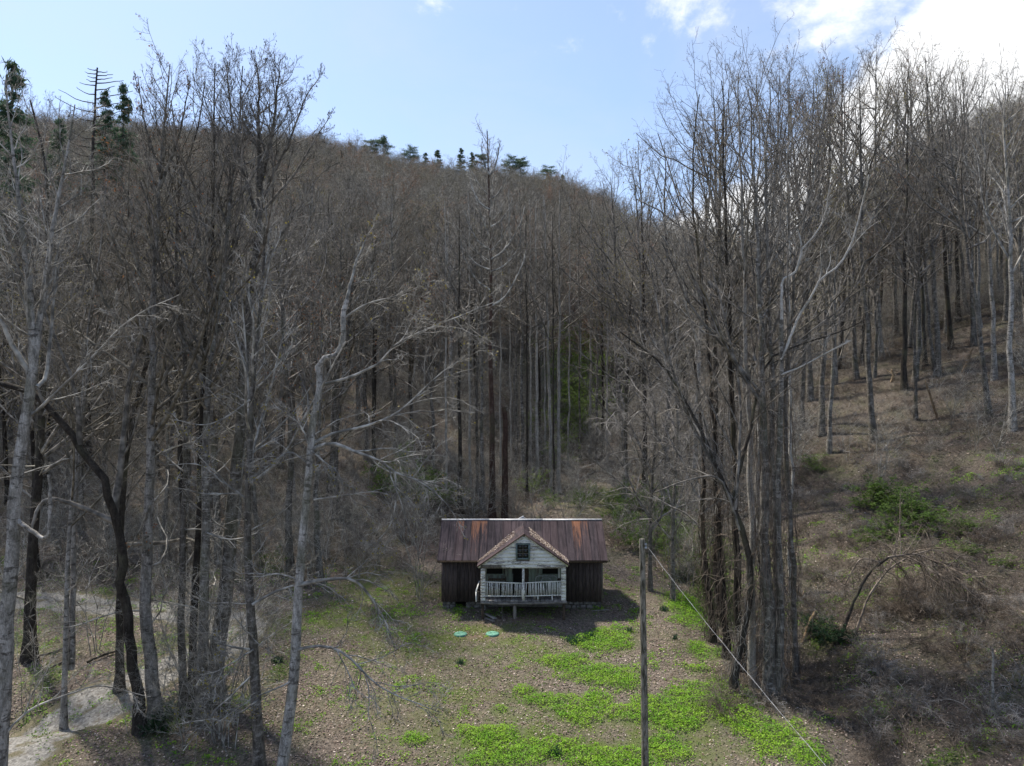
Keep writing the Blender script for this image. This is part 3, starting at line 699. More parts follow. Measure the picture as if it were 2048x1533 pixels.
def sheet(mb, x0, x1, front, rust, wob):
    # crimped sheet with raised edge seams
    prof = [(0, .0), (.012, .035), (.03, .035), (.045, .006)] + [(u, .006 + .006 * (k % 2)) for k, u in enumerate(np.linspace(.12, (x1 - x0) - .06, 5))] + [((x1 - x0), .004)]
    rows = 6; Vv = []; Cc = []
    for i in range(rows):
        s = i / (rows - 1)
        for u, h in prof:
            yy = (EY - .02 + (RY - EY + .02) * s) if front else (47.55 - (47.55 - RY) * s); zz = EAVEZ + (RIDGEZ - EAVEZ) * s + .012 + h + wob * math.sin(s * 5 + x0)
            Vv.append((x0 + u, yy, zz)); Cc.append((np.clip(rust * (.35 + .65 * s) + (.15 if s > .8 else 0), 0, 1), 0, 0))
    n = len(prof); F_ = [(i * n + j, i * n + j + 1, (i + 1) * n + j + 1, (i + 1) * n + j) for i in range(rows - 1) for j in range(n - 1)]
    if not front: F_ = [f[::-1] for f in F_]
    mb.add(Vv, F_, 0, np.array(Cc))
for fr in (True, False):
    for i in range(NP):
        def fn(mb, i=i, fr=fr): sheet(mb, RX0 + i * pw + .004, RX0 + (i + 1) * pw - .002, fr, RUST.get(i, 0.0) if fr else .2, rng.uniform(-.008, .008))
        P_('roof_sheet', M['roof'], fn, roof, color=True)
P_('ridge_cap', M['steel'], lambda mb: [mb.hexa([(x0, RY - .10, RIDGEZ - .02), (x1, RY - .10, RIDGEZ - .02), (x1, RY, RIDGEZ + .045), (x0, RY, RIDGEZ + .045), (x0, RY - .10, RIDGEZ - .01), (x1, RY - .10, RIDGEZ - .01), (x1, RY, RIDGEZ + .065), (x0, RY, RIDGEZ + .065)]) or
      mb.hexa([(x0, RY + .001, RIDGEZ + .045), (x1, RY + .001, RIDGEZ + .045), (x1, RY + .12, RIDGEZ - .03), (x0, RY + .12, RIDGEZ - .03), (x0, RY + .001, RIDGEZ + .065), (x1, RY + .001, RIDGEZ + .065), (x1, RY + .12, RIDGEZ - .015), (x0, RY + .12, RIDGEZ - .015)]) for x0, x1 in ((RX0 + .01, -1.5), (-1.495, 2.0), (2.005, RX1 - .01))], roof)
P_('torn_flashing', M['steel'], lambda mb: (mb.hexa([(.35, 44.95, 5.12), (.85, 44.95, 5.12), (.85, 45.1, 5.16), (.35, 45.1, 5.16), (.5, 44.98, 5.22), (.75, 44.98, 5.36), (.74, 45.05, 5.37), (.5, 45.05, 5.24)]), mb.beam((.74, 45.0, 5.3), (.95, 45.0, 5.17), .12, .012)), roof)
for xe in (RX0 + .02, RX1 - .02):
    P_('barge_board', M['wooddark'], lambda mb: (mb.beam((xe, EY + .06, EAVEZ - .08), (xe, RY - .02, RIDGEZ - .13), .03, .13), mb.beam((xe, RY + .02, RIDGEZ - .13), (xe, 47.45, EAVEZ - .08), .03, .13)), roof)
P_('fascia', M['wooddark'], lambda mb: mb.box((RX0 + .06, EY + .0, EAVEZ - .13), (RX1 - .06, EY + .03, EAVEZ - .01)), roof)
# foundation of stones with a gap at the crawl space
fnd = P_('foundation', M['stone'], lambda mb: (mb.box((FX0 + .15, FY + .35, -.5), (-3.5, FY + .45, .44)), mb.box((-2.88, FY + .35, -.5), (FX1 - .12, FY + .45, .44)), mb.box((FX1 - .35, FY + .46, -.4), (FX1 - .15, BY, .44)), mb.box((FX0 + .15, FY + .46, -.4), (FX0 + .35, BY, .44))))
def stone(x0, x1, z0, z1, y, par):
    def fn(mb):
        nonlocal_ = rng.uniform(-.03, .03, (8, 3))
        V = np.array([(x0, y, z0), (x1, y, z0), (x1, y + .3, z0), (x0, y + .3, z0), (x0 + .02, y + .02, z1), (x1 - .02, y + .02, z1), (x1 - .02, y + .3, z1), (x0 + .02, y + .3, z1)]) + nonlocal_
        mb.hexa(V)
    P_('stone', M['stone'], fn, par)
for (a, b_) in ((FX0 + .05, -3.52), (-2.86, -1.6), (3.2, FX1 - .05)):
    for r_, (z0, z1) in enumerate(((-.3, -.02), (-.0, .22), (.235, .44))):
        x = a
        while x < b_ - .05:
            x2 = min(x + rng.uniform(.25, .6), b_); 
            if b_ - x2 < .15: x2 = b_
            stone(x + .01, x2 - .01, z0, z1, FY + .04 + rng.uniform(0, .03), fnd); x = x2
P_('sill_beam', M['wooddark'], lambda mb: (mb.box((FX0, FY + .05, .44), (PX0, FY + .2, .5)), mb.box((PX1, FY + .05, .44), (FX1, FY + .2, .5))))
P_('loose_plank', M['deck'], lambda mb: mb.beam((4.9, 42.35, .0), (5.95, 42.45, .02), .18, .04), fnd)
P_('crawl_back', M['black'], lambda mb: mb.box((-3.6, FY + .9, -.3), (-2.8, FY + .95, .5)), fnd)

# --- the porch
porch = P_('porch_floor', M['black'], lambda mb: mb.box((PX0 + .1, 41.2, .80), (PX1 - .1, FY + .3, .9)))
PF = 41.1
for i in range(20):
    x = PX0 - .03 + i * (PX1 - PX0 + .06) / 20; x2 = x + (PX1 - PX0 + .06) / 20
    P_('floor_board', M['deck'], lambda mb: mb.box((x + .006, PF - .06 + rng.uniform(-.03, .03), .905), (x2 - .006, FY - .02, .94 + rng.uniform(-.004, .004))), porch)
P_('edge_beam', M['deck'], lambda mb: mb.tubes(np.array([[(PX0 - .05, PF - .05, .84), (-.6, PF - .07, .80), (.8, PF - .06, .81), (2.1, PF - .07, .83), (PX1 + .05, PF - .05, .87)]]), np.array([[.07, .085, .075, .08, .07]]), 6), cab, 'sagging grey front edge beam')
for x, wd in ((PX0 + .13, .15), (.16, .2), (PX1 - .13, .14)):
    P_('support_post', M['wood'] if x > 0 and x < 1 else M['wooddark'], lambda mb: mb.box((x - wd / 2, PF + .0, -.75), (x + wd / 2, PF + wd, .79), 0, .01, rng), cab)
# corner posts clad in short boards, one narrow post between
for xc in (PX0 + .14, PX1 - .14):
    po = P_('corner_post', M['wood'], lambda mb: mb.box((xc - .1, PF + .02, .95), (xc + .1, PF + .22, 2.86)), cab)
    z = .95
    while z < 2.8:
        z2 = min(z + rng.uniform(.15, .2), 2.87); P_('cladding_board', M['paintH'], lambda mb: mb.hexa([(xc - .14, PF - .02, z + .004), (xc + .14, PF - .02, z + .004), (xc + .14, PF + .26, z + .004), (xc - .14, PF + .26, z + .004), (xc - .135, PF + .0, z2), (xc + .135, PF + .0, z2), (xc + .135, PF + .24, z2), (xc - .135, PF + .24, z2)]), po); z = z2
P_('middle_post', M['paintV'], lambda mb: (mb.box((.61, PF + .04, .94), (.74, PF + .14, 2.87), 0, .006, rng), mb.box((.585, PF + .02, .94), (.77, PF + .036, 2.0))), cab)
bm = P_('beam', M['wood'], lambda mb: mb.box((PX0 + .02, PF + .03, 2.88), (PX1 - .02, PF + .2, 3.1)), cab)
for a, b2, mt_ in ((PX0, -.62, 'wood'), (-.615, 1.5, 'paintH'), (1.505, PX1, 'paintH')):
    P_('beam_board', M[mt_], lambda mb: mb.box((a, PF - .015, 2.87 + rng.uniform(-.01, .01)), (b2, PF + .02, 3.06)), bm)
# railing
rail = P_('railing', M['paintV'], lambda mb: (mb.beam((PX0 + .28, PF + .1, 2.04), (.6, PF + .1, 1.96), .07, .05), mb.beam((.75, PF + .1, 1.98), (PX1 - .28, PF + .1, 2.08), .07, .05), mb.beam((PX0 + .28, PF + .1, 1.20), (.6, PF + .1, 1.20), .06, .05), mb.beam((.75, PF + .1, 1.20), (PX1 - .28, PF + .1, 1.26), .06, .05),
     mb.beam((1.55, PF + .1, .94), (1.55, PF + .1, 1.19), .05, .05), mb.beam((2.4, PF + .1, .94), (2.4, PF + .1, 1.2), .05, .05)), cab)
for a, b2, z0, z1, n_ in ((PX0 + .33, .55, 2.0, 1.94, 23), (.82, PX1 - .32, 1.95, 2.04, 23)):
    for i in range(n_):
        if (a < 0 and i in (9, 17)) or (a > 0 and i in (1,)): continue
        u = i / (n_ - 1); x = a + (b2 - a) * u; top = z0 + (z1 - z0) * u; ln = rng.normal(0, .012) + (rng.normal(0, .04) if rng.random() < .2 else 0)
        P_('baluster', M['paintV'], lambda mb: mb.beam((x, PF + .1, 1.22 + (.03 * u if a > 0 else 0)), (x + ln, PF + .1, top), .036, .036), rail)
for x, wd in ((-.05, .17), (-.28, .0), (1.15, .0), (1.36, .12), (1.62, .09)):
    if wd: P_('leaning_board', M['deck'], lambda mb: mb.beam((x, PF + .16, .96), (x + rng.uniform(-.1, .1), PF + .19, 1.85), wd, .03), cab)
# gable
gab = P_('gable', M['wood'], lambda mb: mb.add([(PX0 + .05, PF + .03, 3.11), (PX1 - .05, PF + .03, 3.11), (.68, PF + .03, 4.80), (PX0 + .05, PF + .1, 3.11), (PX1 - .05, PF + .1, 3.11), (.68, PF + .1, 4.80)], [(0, 1, 2), (5, 4, 3)]) or mb.add([(PX0 + .05, PF + .03, 3.11), (PX1 - .05, PF + .03, 3.11), (.68, PF + .03, 4.80), (PX0 + .05, PF + .1, 3.11), (PX1 - .05, PF + .1, 3.11), (.68, PF + .1, 4.80)], [(0, 3, 4, 1), (1, 4, 5, 2), (2, 5, 3, 0)]), cab)
GB0, GA = 3.065, 4.86; cxg = .68; hw = (PX1 - PX0) / 2
def gx(z): return hw * (GA - z) / (GA - GB0)
z = GB0; WX0, WX1, WZ0, WZ1 = .25, 1.05, 3.42, 4.33
while z < GA - .05:
    z2 = min(z + .215, GA - .01); l = -gx(z); l2 = -gx(z2)
    segs = []
    def seg(xa, xb, xa2, xb2):
        P_('siding_board', M['paintH'], lambda mb: mb.hexa([(cxg + xa, PF - .02, z + .004), (cxg + xb, PF - .02, z + .004), (cxg + xb, PF + .02, z + .004), (cxg + xa, PF + .02, z + .004), (cxg + xa2, PF - .0, z2), (cxg + xb2, PF - .0, z2), (cxg + xb2, PF + .02, z2), (cxg + xa2, PF + .02, z2)]), gab)
    if z2 > WZ0 and z < WZ1 and -l > .45:
        a_ = WX0 - cxg; b__ = WX1 - cxg
        zz2 = z2
        seg(l, a_, min(l2, a_ - .01), a_); seg(b__, -l, b__, max(-l2, b__ + .01))
    elif z < 3.3:
        s_ = rng.uniform(-.9, .2); seg(l, s_ - .004, l2, s_ - .004); seg(s_ + .004, -l, s_ + .004, -l2)
    else: seg(l, -l, l2, -l2)
    z = z2
win = P_('window', M['black'], lambda mb: mb.box((WX0 + .05, PF - .0, WZ0 + .05), (WX1 - .05, PF + .028, WZ1 - .05)), cab, 'small six-paned attic window with blue-green frame')

P_('frame', M['frame'], lambda mb: (mb.box((WX0 - .02, PF - .06, WZ0 - .02), (WX0 + .07, PF - .021, WZ1 + .02)), mb.box((WX1 - .07, PF - .06, WZ0 - .02), (WX1 + .02, PF - .021, WZ1 + .02)), mb.box((WX0 + .072, PF - .058, WZ1 - .06), (WX1 - .072, PF - .021, WZ1 + .02)), mb.box((WX0 + .072, PF - .07, WZ0 - .03), (WX1 - .072, PF - .021, WZ0 + .07))), win)
P_('sash', M['wood'], lambda mb: (mb.box((.635, PF - .045, WZ0 + .072), (.665, PF - .02, WZ1 - .062)), [mb.box((WX0 + .072, PF - .043, z_ - .013), (.633, PF - .02, z_ + .013)) or mb.box((.667, PF - .043, z_ - .013), (WX1 - .072, PF - .02, z_ + .013)) for z_ in (3.75, 4.0)]), win)
for i in range(2):
    for j in range(3):
        xa = (WX0 + .075, .668)[i]; xb = (.632, WX1 - .075)[i]; za = (WZ0 + .074, 3.765, 4.015)[j]; zb = (3.735, 3.985, WZ1 - .064)[j]
        P_('pane', M['glass'], lambda mb: mb.box((xa, PF - .03, za), (xb, PF - .024, zb)), win)
# porch roof: two slopes of sheets running back into the main roof
AX, AZ_ = .72, 4.93; RKY = 40.9; TL = (-2.08, 3.0); TR = (3.40, 3.08)
proof = P_('porch_roof', M['wooddark'], lambda mb: None or mb.box((AX - .03, RKY + .15, AZ_ - .2), (AX + .03, 44.3, AZ_ - .1)))
def mainy(z): return EY + (z - EAVEZ) / SL
for sg, (tx, tz) in ((-1, TL), (1, TR)):
    n_ = 8; yend = mainy(AZ_) ;
    ys_ = np.linspace(RKY, mainy(AZ_) + .05, n_ + 1)
    for i in range(n_):
        ya, yb = ys_[i] + .003, ys_[i + 1] - .003
        def fn(mb):
            rows = 7; Vv = []; Cc = []; 
            for r_ in range(rows):
                s = r_ / (rows - 1); x = tx + (AX - tx) * s; z_ = tz + (AZ_ - tz) * s + .02
                ym = mainy(z_) + .04                      # stops where it meets the main roof
                for k_, (u, h) in enumerate(((0, 0), (.08, .03), (.14, .03), (.2, .004), (.55, .012), (1, .0))):
                    yy = min(ya + (yb - ya) * u, max(ym, RKY)); Vv.append((x, yy, z_ + h)); Cc.append((.12 if i else .25, 0, 0))
            Vv = np.array(Vv); F_ = []
            for r_ in range(rows - 1):
                for k_ in range(5):
                    q = (r_ * 6 + k_, r_ * 6 + k_ + 1, (r_ + 1) * 6 + k_ + 1, (r_ + 1) * 6 + k_); F_.append(q if sg > 0 else q[::-1])
            mb.add(Vv, F_, 0, np.array(Cc))
        P_('roof_sheet', M['roof'], fn, proof, color=True)
    P_('rake_board', M['paintH'], lambda mb: mb.beam((tx + .06 * -sg, RKY + .2, tz - .08), (AX + .02 * sg, RKY + .2, AZ_ - .1), .03, .13), proof)
    P_('rake_edge', M['wooddark'], lambda mb: mb.beam((tx, RKY + .03, tz - .025), (AX + .0 * sg, RKY + .03, AZ_ - .025), .04, .05), proof)
    P_('soffit', M['wooddark'], lambda mb: mb.hexa([(tx + .02, RKY + .06, tz - .035), (AX, RKY + .06, AZ_ - .035), (AX, 44.0, AZ_ - .035), (tx + .02, 42.6, tz - .035), (tx + .02, RKY + .06, tz - .005), (AX, RKY + .06, AZ_ - .005), (AX, 44.0, AZ_ - .005), (tx + .02, 42.6, tz - .005)]), proof)
# fallen leaves on the porch roof
r2 = np.random.default_rng(5); Vc = []
for sg, (tx, tz), n_ in ((-1, TL, 1500), (1, TR, 3600)):
    s = r2.random(n_) ** 1.1; x = tx + (AX - tx) * s; z_ = tz + (AZ_ - tz) * s
    yfront = RKY + (.85 + .3 * r2.random(n_)) if sg < 0 else RKY + .30 + .5 * s + .2 * r2.random(n_)
    y = yfront + (mainy(z_) - yfront) * r2.random(n_) ** (.8); k_ = (y < mainy(z_)) & (s < (.86 if sg > 0 else .8))
    Vc.append(np.stack([x, y, z_ + .045 + .05 * r2.random(n_)], 1)[k_])
Vc = np.concatenate(Vc); N, U = rdir(r2, len(Vc), .5); s = r2.uniform(.03, .055, len(Vc)); V, Q = quads(Vc - CO, N, U, s, s * .7); mb = MB(); mb.add(V, Q)
mb.C[0] = np.repeat(pal[r2.choice(len(pal), len(Vc))] * r2.uniform(.8, 1.3, (len(Vc), 1)), 4, 0)
o = mb.build('fallen_leaves', M['litter'], proof, color=True); o['kind'] = 'stuff'
# porch back wall with door and two windows
bw = P_('porch_wall', M['porchwall'], lambda mb: (mb.box((PX0 - .0, FY - .0, .9), (PX1, FY + .048, .94)), mb.box((PX0, FY + .02, .94), (.13, FY + .045, 2.14)), mb.box((1.05, FY + .02, .94), (PX1, FY + .045, 2.14))), cab)
x = PX0
while x < PX1 - .02:
    x2 = min(x + .235, PX1)
    if not (x > .0 and x2 < 1.15):
        top = 2.14 if (-1.65 < x < -.65 or 1.75 < x < 2.8) else 3.15
        P_('wall_board', M['porchwall'], lambda mb: mb.box((x + .005, FY - .02, .95), (x2 - .005, FY + .015, top)), bw)
    x = x2
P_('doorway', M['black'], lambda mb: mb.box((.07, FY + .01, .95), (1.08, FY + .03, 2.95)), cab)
P_('door', M['wooddark'], lambda mb: mb.box((.62, FY - .03, .96), (1.04, FY + .005, 2.9)), cab, 'dark brown door standing half open')
for a, b2 in ((-1.56, -.58), (1.88, 2.85)):
    w_ = P_('window', M['black'], lambda mb: mb.box((a, FY + .0, 2.16), (b2, FY + .03, 3.0)), cab, 'dark window under the porch roof')
    P_('frame', M['porchwall'], lambda mb: (mb.box((a - .05, FY - .04, 2.10), (b2 + .05, FY - .003, 2.155)), mb.box((a - .05, FY - .04, 2.157), (a - .0, FY - .003, 3.0)), mb.box((b2, FY - .04, 2.157), (b2 + .05, FY - .003, 3.0))), w_)
P_('ceiling', M['wooddark'], lambda mb: mb.box((PX0 + .03, PF + .22, 3.05), (PX1 - .03, FY + .0, 3.09)), cab)
P_('end_trim', M['paintV'], lambda mb: mb.box((PX1 - .35, FY - .06, .95), (PX1 - .27, FY - .022, 2.9)), cab)

# things on and about the porch
e = empty('bench', (-.92, 42.25, .94), 'dark wooden bench with knobbed posts on the left of the porch', 'bench'); CO2 = np.array([-.92, 42.25, .94])
for x in (-1.43, -.4):
    P_('post', M['wooddark'], lambda mb: (mb.tubes(np.array([[(x, 42.4, .942), (x, 42.4, 1.5), (x, 42.4, 1.95), (x, 42.4, 1.99), (x, 42.4, 2.04), (x, 42.4, 2.08)]]), np.array([[.035, .035, .035, .02, .045, .01]]), 8)), e, off=CO2)
P_('top_rail', M['wooddark'], lambda mb: mb.box((-1.40, 42.38, 1.86), (-.43, 42.42, 1.95)), e, off=CO2)
for i in range(8): x = -1.31 + i * .115; P_('spindle', M['wooddark'], lambda mb: mb.box((x, 42.39, 1.42), (x + .03, 42.41, 1.858)), e, off=CO2)
P_('seat', M['wooddark'], lambda mb: mb.box((-1.44, 41.95, 1.36), (-.39, 42.36, 1.41)), e, off=CO2)
for x in (-1.41, -.44): P_('leg', M['wooddark'], lambda mb: mb.box((x - .025, 41.98, .942), (x + .025, 42.03, 1.358)), e, off=CO2)
e = empty('bed_frame', (2.1, 42.3, .94), 'white painted iron bed head standing on the right of the porch', 'bed frame'); CO2 = np.array([2.1, 42.3, .94])
def hoop(x0, x1, z0, z1, r, y): 
    c_ = .18; return np.array([[(x0, y, z0), (x0, y, z1 - c_), (x0 + c_ * .3, y, z1 - c_ * .3), (x0 + c_, y, z1), (x1 - c_, y, z1), (x1 - c_ * .3, y, z1 - c_ * .3), (x1, y, z1 - c_), (x1, y, z0)]]), np.full((1, 8), r)
P_('hoop', M['iron'], lambda mb: mb.tubes(*hoop(1.45, 2.78, .942, 2.10, .024, 42.4), 6), e, off=CO2)
P_('inner_hoop', M['iron'], lambda mb: mb.tubes(*hoop(1.8, 2.42, 1.3, 1.98, .016, 42.4), 5), e, off=CO2)
P_('cross_rail', M['iron'], lambda mb: mb.beam((1.45, 42.4, 1.3), (2.78, 42.4, 1.3), .03, .03), e, off=CO2)
for i in range(5): x = 1.62 + i * .25; P_('rod', M['iron'], lambda mb: mb.beam((x, 42.4, 1.32), (x, 42.4, 2.08 if 0 < i < 4 else 1.98), .016, .016), e, off=CO2)
for x in (1.45, 2.78): P_('side_rail', M['iron'], lambda mb: mb.beam((x, 42.37, 1.25), (x, 41.7, 1.25), .03, .05), e, off=CO2)
P_('foot', M['iron'], lambda mb: (mb.beam((1.45, 41.7, .942), (1.45, 41.7, 1.5), .03, .03), mb.beam((2.78, 41.7, .942), (2.78, 41.7, 1.5), .03, .03)), e, off=CO2)
e = empty('hanging_pot', (2.88, 41.9, 1.3), 'dark round pot hanging by the right corner post of the porch', 'pot'); CO2 = np.array([2.88, 41.9, 1.3])
P_('bowl', M['wooddark'], lambda mb: mb.tubes(np.array([[(2.88, 41.9, 1.78), (2.88, 41.9, 1.83), (2.88, 41.9, 1.95), (2.88, 41.9, 2.05), (2.88, 41.9, 2.07)]]), np.array([[.03, .12, .15, .12, .1]]), 12), e, off=CO2)
P_('wire', M['iron'], lambda mb: mb.beam((2.88, 41.9, 2.07), (2.88, 41.9, 3.04), .01, .01), e, off=CO2)
# broken stair railing at the left of the porch
e = empty('stair_railing', (-2.1, 41.5, .3), 'broken slatted stair railing leaning at the left side of the porch', 'railing'); CO2 = np.array([-2.1, 41.5, .3])
a_, b__, c__ = at(959, 1163, 41.9), at(952, 1184, 41.2), at(952, 1204, 41.0)
P_('handrail', M['paintV'], lambda mb: (mb.beam(a_, b__, .06, .07), mb.beam(b__, c__, .06, .06)), e, off=CO2)
d_ = at(965, 1180, 42.1); f_ = at(961, 1207, 41.6); P_('stringer', M['wood'], lambda mb: (mb.beam(a_ + (.05, .05, -.05), f_, .05, .06)), e, off=CO2)
for i in range(8):
    u = i / 7; p = b__ * (1 - u) + c__ * u; q = (a_ + (.05, .05, -.05)) * (.55 - .5 * u) + f_ * (.45 + .5 * u)
    P_('slat', M['deck'], lambda mb: mb.beam(p, q, .03, .05), e, off=CO2)
for k_, (a, b2, w_, mt_, lb) in enumerate((((972, 1231, 41.0), (991, 1240, 40.6), .3, 'deck', 'wide grey board fallen below the left end of the porch'), ((968, 1237, 40.8), (988, 1246, 40.5), .22, 'wood', 'pale board lying in the grass under the porch, nearest the camera'), ((992, 1236, 40.9), (1002, 1239, 40.9), .12, 'wooddark', 'short dark plank lying under the middle of the porch'))):
    p = gp(*a[:2]); q = gp(*b2[:2]); o_ = MB(); o_.beam((0, 0, .06 + .05 * (k_ == 0)), tuple(q - p + (0, 0, .05)), w_, .04)
    o = tag(o_.build('loose_board', M[mt_]), lb, 'board', 'boards fallen below the porch'); o.location = tuple(p)
e = empty('hanging_wire', (-.58, 41.0, .8), 'thin forked wire hanging from the porch edge over the fallen boards', 'wire'); CO2 = np.array([-.58, 41.0, .8])
P_('strand', M['wood'], lambda mb: (mb.tubes(np.array([[(-.58, 40.98, .8), (-.6, 40.98, .3), (-.58, 40.97, .05)]]), np.full((1, 3), .014), 4), mb.tubes(np.array([[(-.58, 40.97, .05), (-.64, 40.97, -.15), (-.70, 40.95, -.36)], [(-.58, 40.97, .05), (-.53, 40.97, -.15), (-.45, 40.95, -.36)]]), np.full((2, 3), .012), 4)), e, off=CO2)

# septic lids
for i, (px, py) in enumerate(((921, 1270), (985, 1269))):
    c_ = gp(px, py); e = empty('septic_lid', (c_[0], c_[1], c_[2] + .02), ('left' if i == 0 else 'right') + ' one of two round green plastic lids in the yard before the porch', 'lid', 'green septic lids')
    r_ = .365; H_ = np.array([[(0, 0, -.15), (0, 0, .02), (0, 0, .045), (0, 0, .055), (0, 0, .057)]]); mb = MB(); mb.tubes(H_, np.array([[r_, r_, r_ * .95, r_ * .5, .01]]), 32); mb.build('dome', M['lid'], e, smooth=False)
    mb = MB(); mb.tubes(np.array([[(0, 0, .0), (0, 0, .02)]]), np.array([[r_ + .03, r_ + .02]]), 32); mb.build('rim', M['lid'], e)
    for k_ in range(8):
        an = k_ * PI / 4; mb = MB(); mb.beam((math.cos(an) * .08, math.sin(an) * .08, .058), (math.cos(an) * .31, math.sin(an) * .31, .050), .025, .02); mb.build('rib', M['lid'], e)

# utility pole and its cable
pb = at(1291, 1540, 25.5); ptop = at(1284, 1078, 25.5); pb = np.array([pb[0], 25.5, float(zt(pb[0], 25.5)) - .3])
e = empty('utility_pole', pb, 'tall weathered wooden utility pole standing in the green patches right of the cabin', 'utility pole')
M['pole'] = mat_simple('weathered_pole', (.05, .047, .03), (.27, .25, .205), 2.2, .9, (6, 6, 1.2), .9, .1)
mb = MB(); u = np.linspace(0, 1, 9)[:, None]; mb.tubes((np.array([0, 0, 0]) + (ptop - pb) * u)[None], np.linspace(.14, .105, 9)[None], 14); mb.build('pole', M['pole'], e, smooth=True)
for hz_ in (1.6, 3.4, 5.2): mb = MB(); c_ = (ptop - pb) * hz_ / 9 + np.array([0, -.135, 0]); mb.tubes(np.array([[c_, c_ + (0, -.03, 0)]]), np.array([[.02, .02]]), 6); mb.build('bolt', M['steel'], e)
mb = MB(); d_ = ptop - pb; mb.tubes(np.array([[d_ + (0, 0, -.01), d_ + (0, 0, .012)]]), np.array([[.105, .01]]), 14); mb.build('top', M['pole'], e)
hk = d_ + np.array([.12, -.06, -.2])
for dz in (0, -.12): mb = MB(); mb.tubes(np.array([[hk + (-.03, .02, dz), hk + (.02, 0, dz), hk + (.05, 0, dz)]]), np.array([[.035, .06, .035]]), 8); mb.build('insulator', M['iron'], e)
A_ = pb + hk + (.05, 0, -.05); B_ = at(1690, 1545, 13.0); mid = (A_ + B_) / 2 - (0, 0, .35); C_ = A_ + (B_ - A_) * 1.6
pts = [A_ + (B_ - A_) * u + np.array([0, 0, -.9 * u * (1.6 - u)]) * .55 for u in np.linspace(0, 1.6, 24)]
o = MB(); o.tubes((np.array(pts) - A_)[None], np.full((1, 24), .0032), 5); o.tubes((np.array(pts) - A_ + np.array([0, 0, .03]) * np.sin(np.linspace(0, 60, 24))[:, None])[None], np.full((1, 24), .002), 4)
o = tag(o.build('overhead_cable', M['steel']), 'thin silver twisted cable running from the pole top down to the lower right', 'cable'); o.location = tuple(A_)
# ------------------------------------------------------------------ trees traced from the photograph
M['bone'] = mat_bark('barkless_wood', (.42, .40, .36), (.62, .60, .56), (.30, .28, .25), .4)
B, PL, DK = M['bark'], M['pale'], M['dark']; TW, TP = M['twig'], M['twig_pale']
LG = 'trees along the lane left of the cabin'
custom('bare_tree', 'big pale blotched tree at the far left edge, splitting into several upright leaders', [
    dict(p=tl([(-8, 1600), (6, 1400), (18, 1200), (30, 1000), (48, 860), (66, 740)], 23), w=(36, 19)),
    dict(p=tl([(66, 740), (85, 600), (110, 430), (135, 300), (150, 210)], 23, .6), w=(17, 2), limbs=16, t0=.1, trunk=1, lr=(.34, .4)),
    dict(p=tl([(66, 745), (60, 600), (40, 420), (20, 260), (12, 120)], 23, -.4), w=(17, 2), limbs=18, t0=.1, trunk=1, lr=(.34, .4)),
    dict(p=tl([(60, 750), (20, 680), (-20, 600), (-60, 500)], 23, -.8), w=(13, 3), limbs=8, t0=.1),
    dict(p=tl([(74, 775), (95, 740), (112, 560), (150, 400)], 23, 1.2), w=(9, 2), limbs=10, t0=.2, lr=(.35, .4)),
    dict(p=tl([(64, 830), (160, 740), (260, 640), (360, 590)], 23, -1.0), w=(7, 1.5), limbs=9, t0=.1, lr=(.35, .5), up=.03),
    dict(p=tl([(34, 1040), (60, 1060), (95, 1075), (100, 1000), (98, 950)], 23, -.5), w=(9, 6), trunk=1),
    dict(p=tl([(0, 1480), (60, 1420), (150, 1385), (200, 1372), (300, 1395)], 23, .5), w=(6, 1.2), limbs=8, t0=.1, up=-.03, lr=(.35, .5)),
], PL, TP, 1, LG, cones=300)
custom('bare_tree', 'dark leaning tree arching left over the lane, with a gnarled black trunk', [
    dict(p=tl([(282, 1425), (262, 1300), (250, 1180), (232, 1040), (205, 955), (150, 880), (95, 815), (45, 775), (-20, 765)], 29.5, -2.5), w=(23, 11), n=24, wob=.08),
    dict(p=tl([(228, 1030), (245, 900), (260, 760), (300, 620), (310, 480)], 29, 1), w=(16, 3), limbs=14, t0=.1),
    dict(p=tl([(160, 890), (150, 780), (100, 650), (60, 540)], 28, -.5), w=(11, 2.5), limbs=14, t0=.1),
    dict(p=tl([(232, 1045), (150, 1010), (90, 1000), (60, 1060)], 29, -1), w=(13, 5), limbs=6, t0=.3),
    dict(p=tl([(90, 812), (60, 740), (20, 640)], 27.5, -.5), w=(7, 2), limbs=10, t0=.1)], DK, TW, 2, LG)
custom('bare_tree', 'tall straight pale tree beside the dark leaning one, its oval crown above the ridge', [
    dict(p=tl([(312, 1425), (298, 1300), (290, 1200), (295, 1080), (302, 900), (305, 700), (312, 500), (322, 330), (333, 200), (340, 70)], 30, .5), w=(27, 2), n=30, limbs=36, t0=.42, tp=.9, low=14, lr=(.27, .28), up=.13, ang=.7),
    dict(p=tl([(320, 345), (290, 250), (275, 130)], 30.3, .3), w=(6, 1.5), limbs=10, t0=.1, lr=(.3, .4)),
    dict(p=tl([(318, 380), (355, 280), (380, 150)], 30.3, .3), w=(7, 1.5), limbs=10, t0=.1, lr=(.3, .4)),
    dict(p=tl([(315, 520), (250, 380), (205, 260)], 30, .5), w=(6, 1.5), limbs=10, t0=.1, lr=(.3, .4)),
    dict(p=tl([(300, 1010), (270, 1080), (240, 1110)], 30, -1), w=(5, 1), limbs=5, t0=.1, up=-.05, lr=(.5, .5))], PL, TW, 3, LG, cones=900, buds='budred', budn=500)
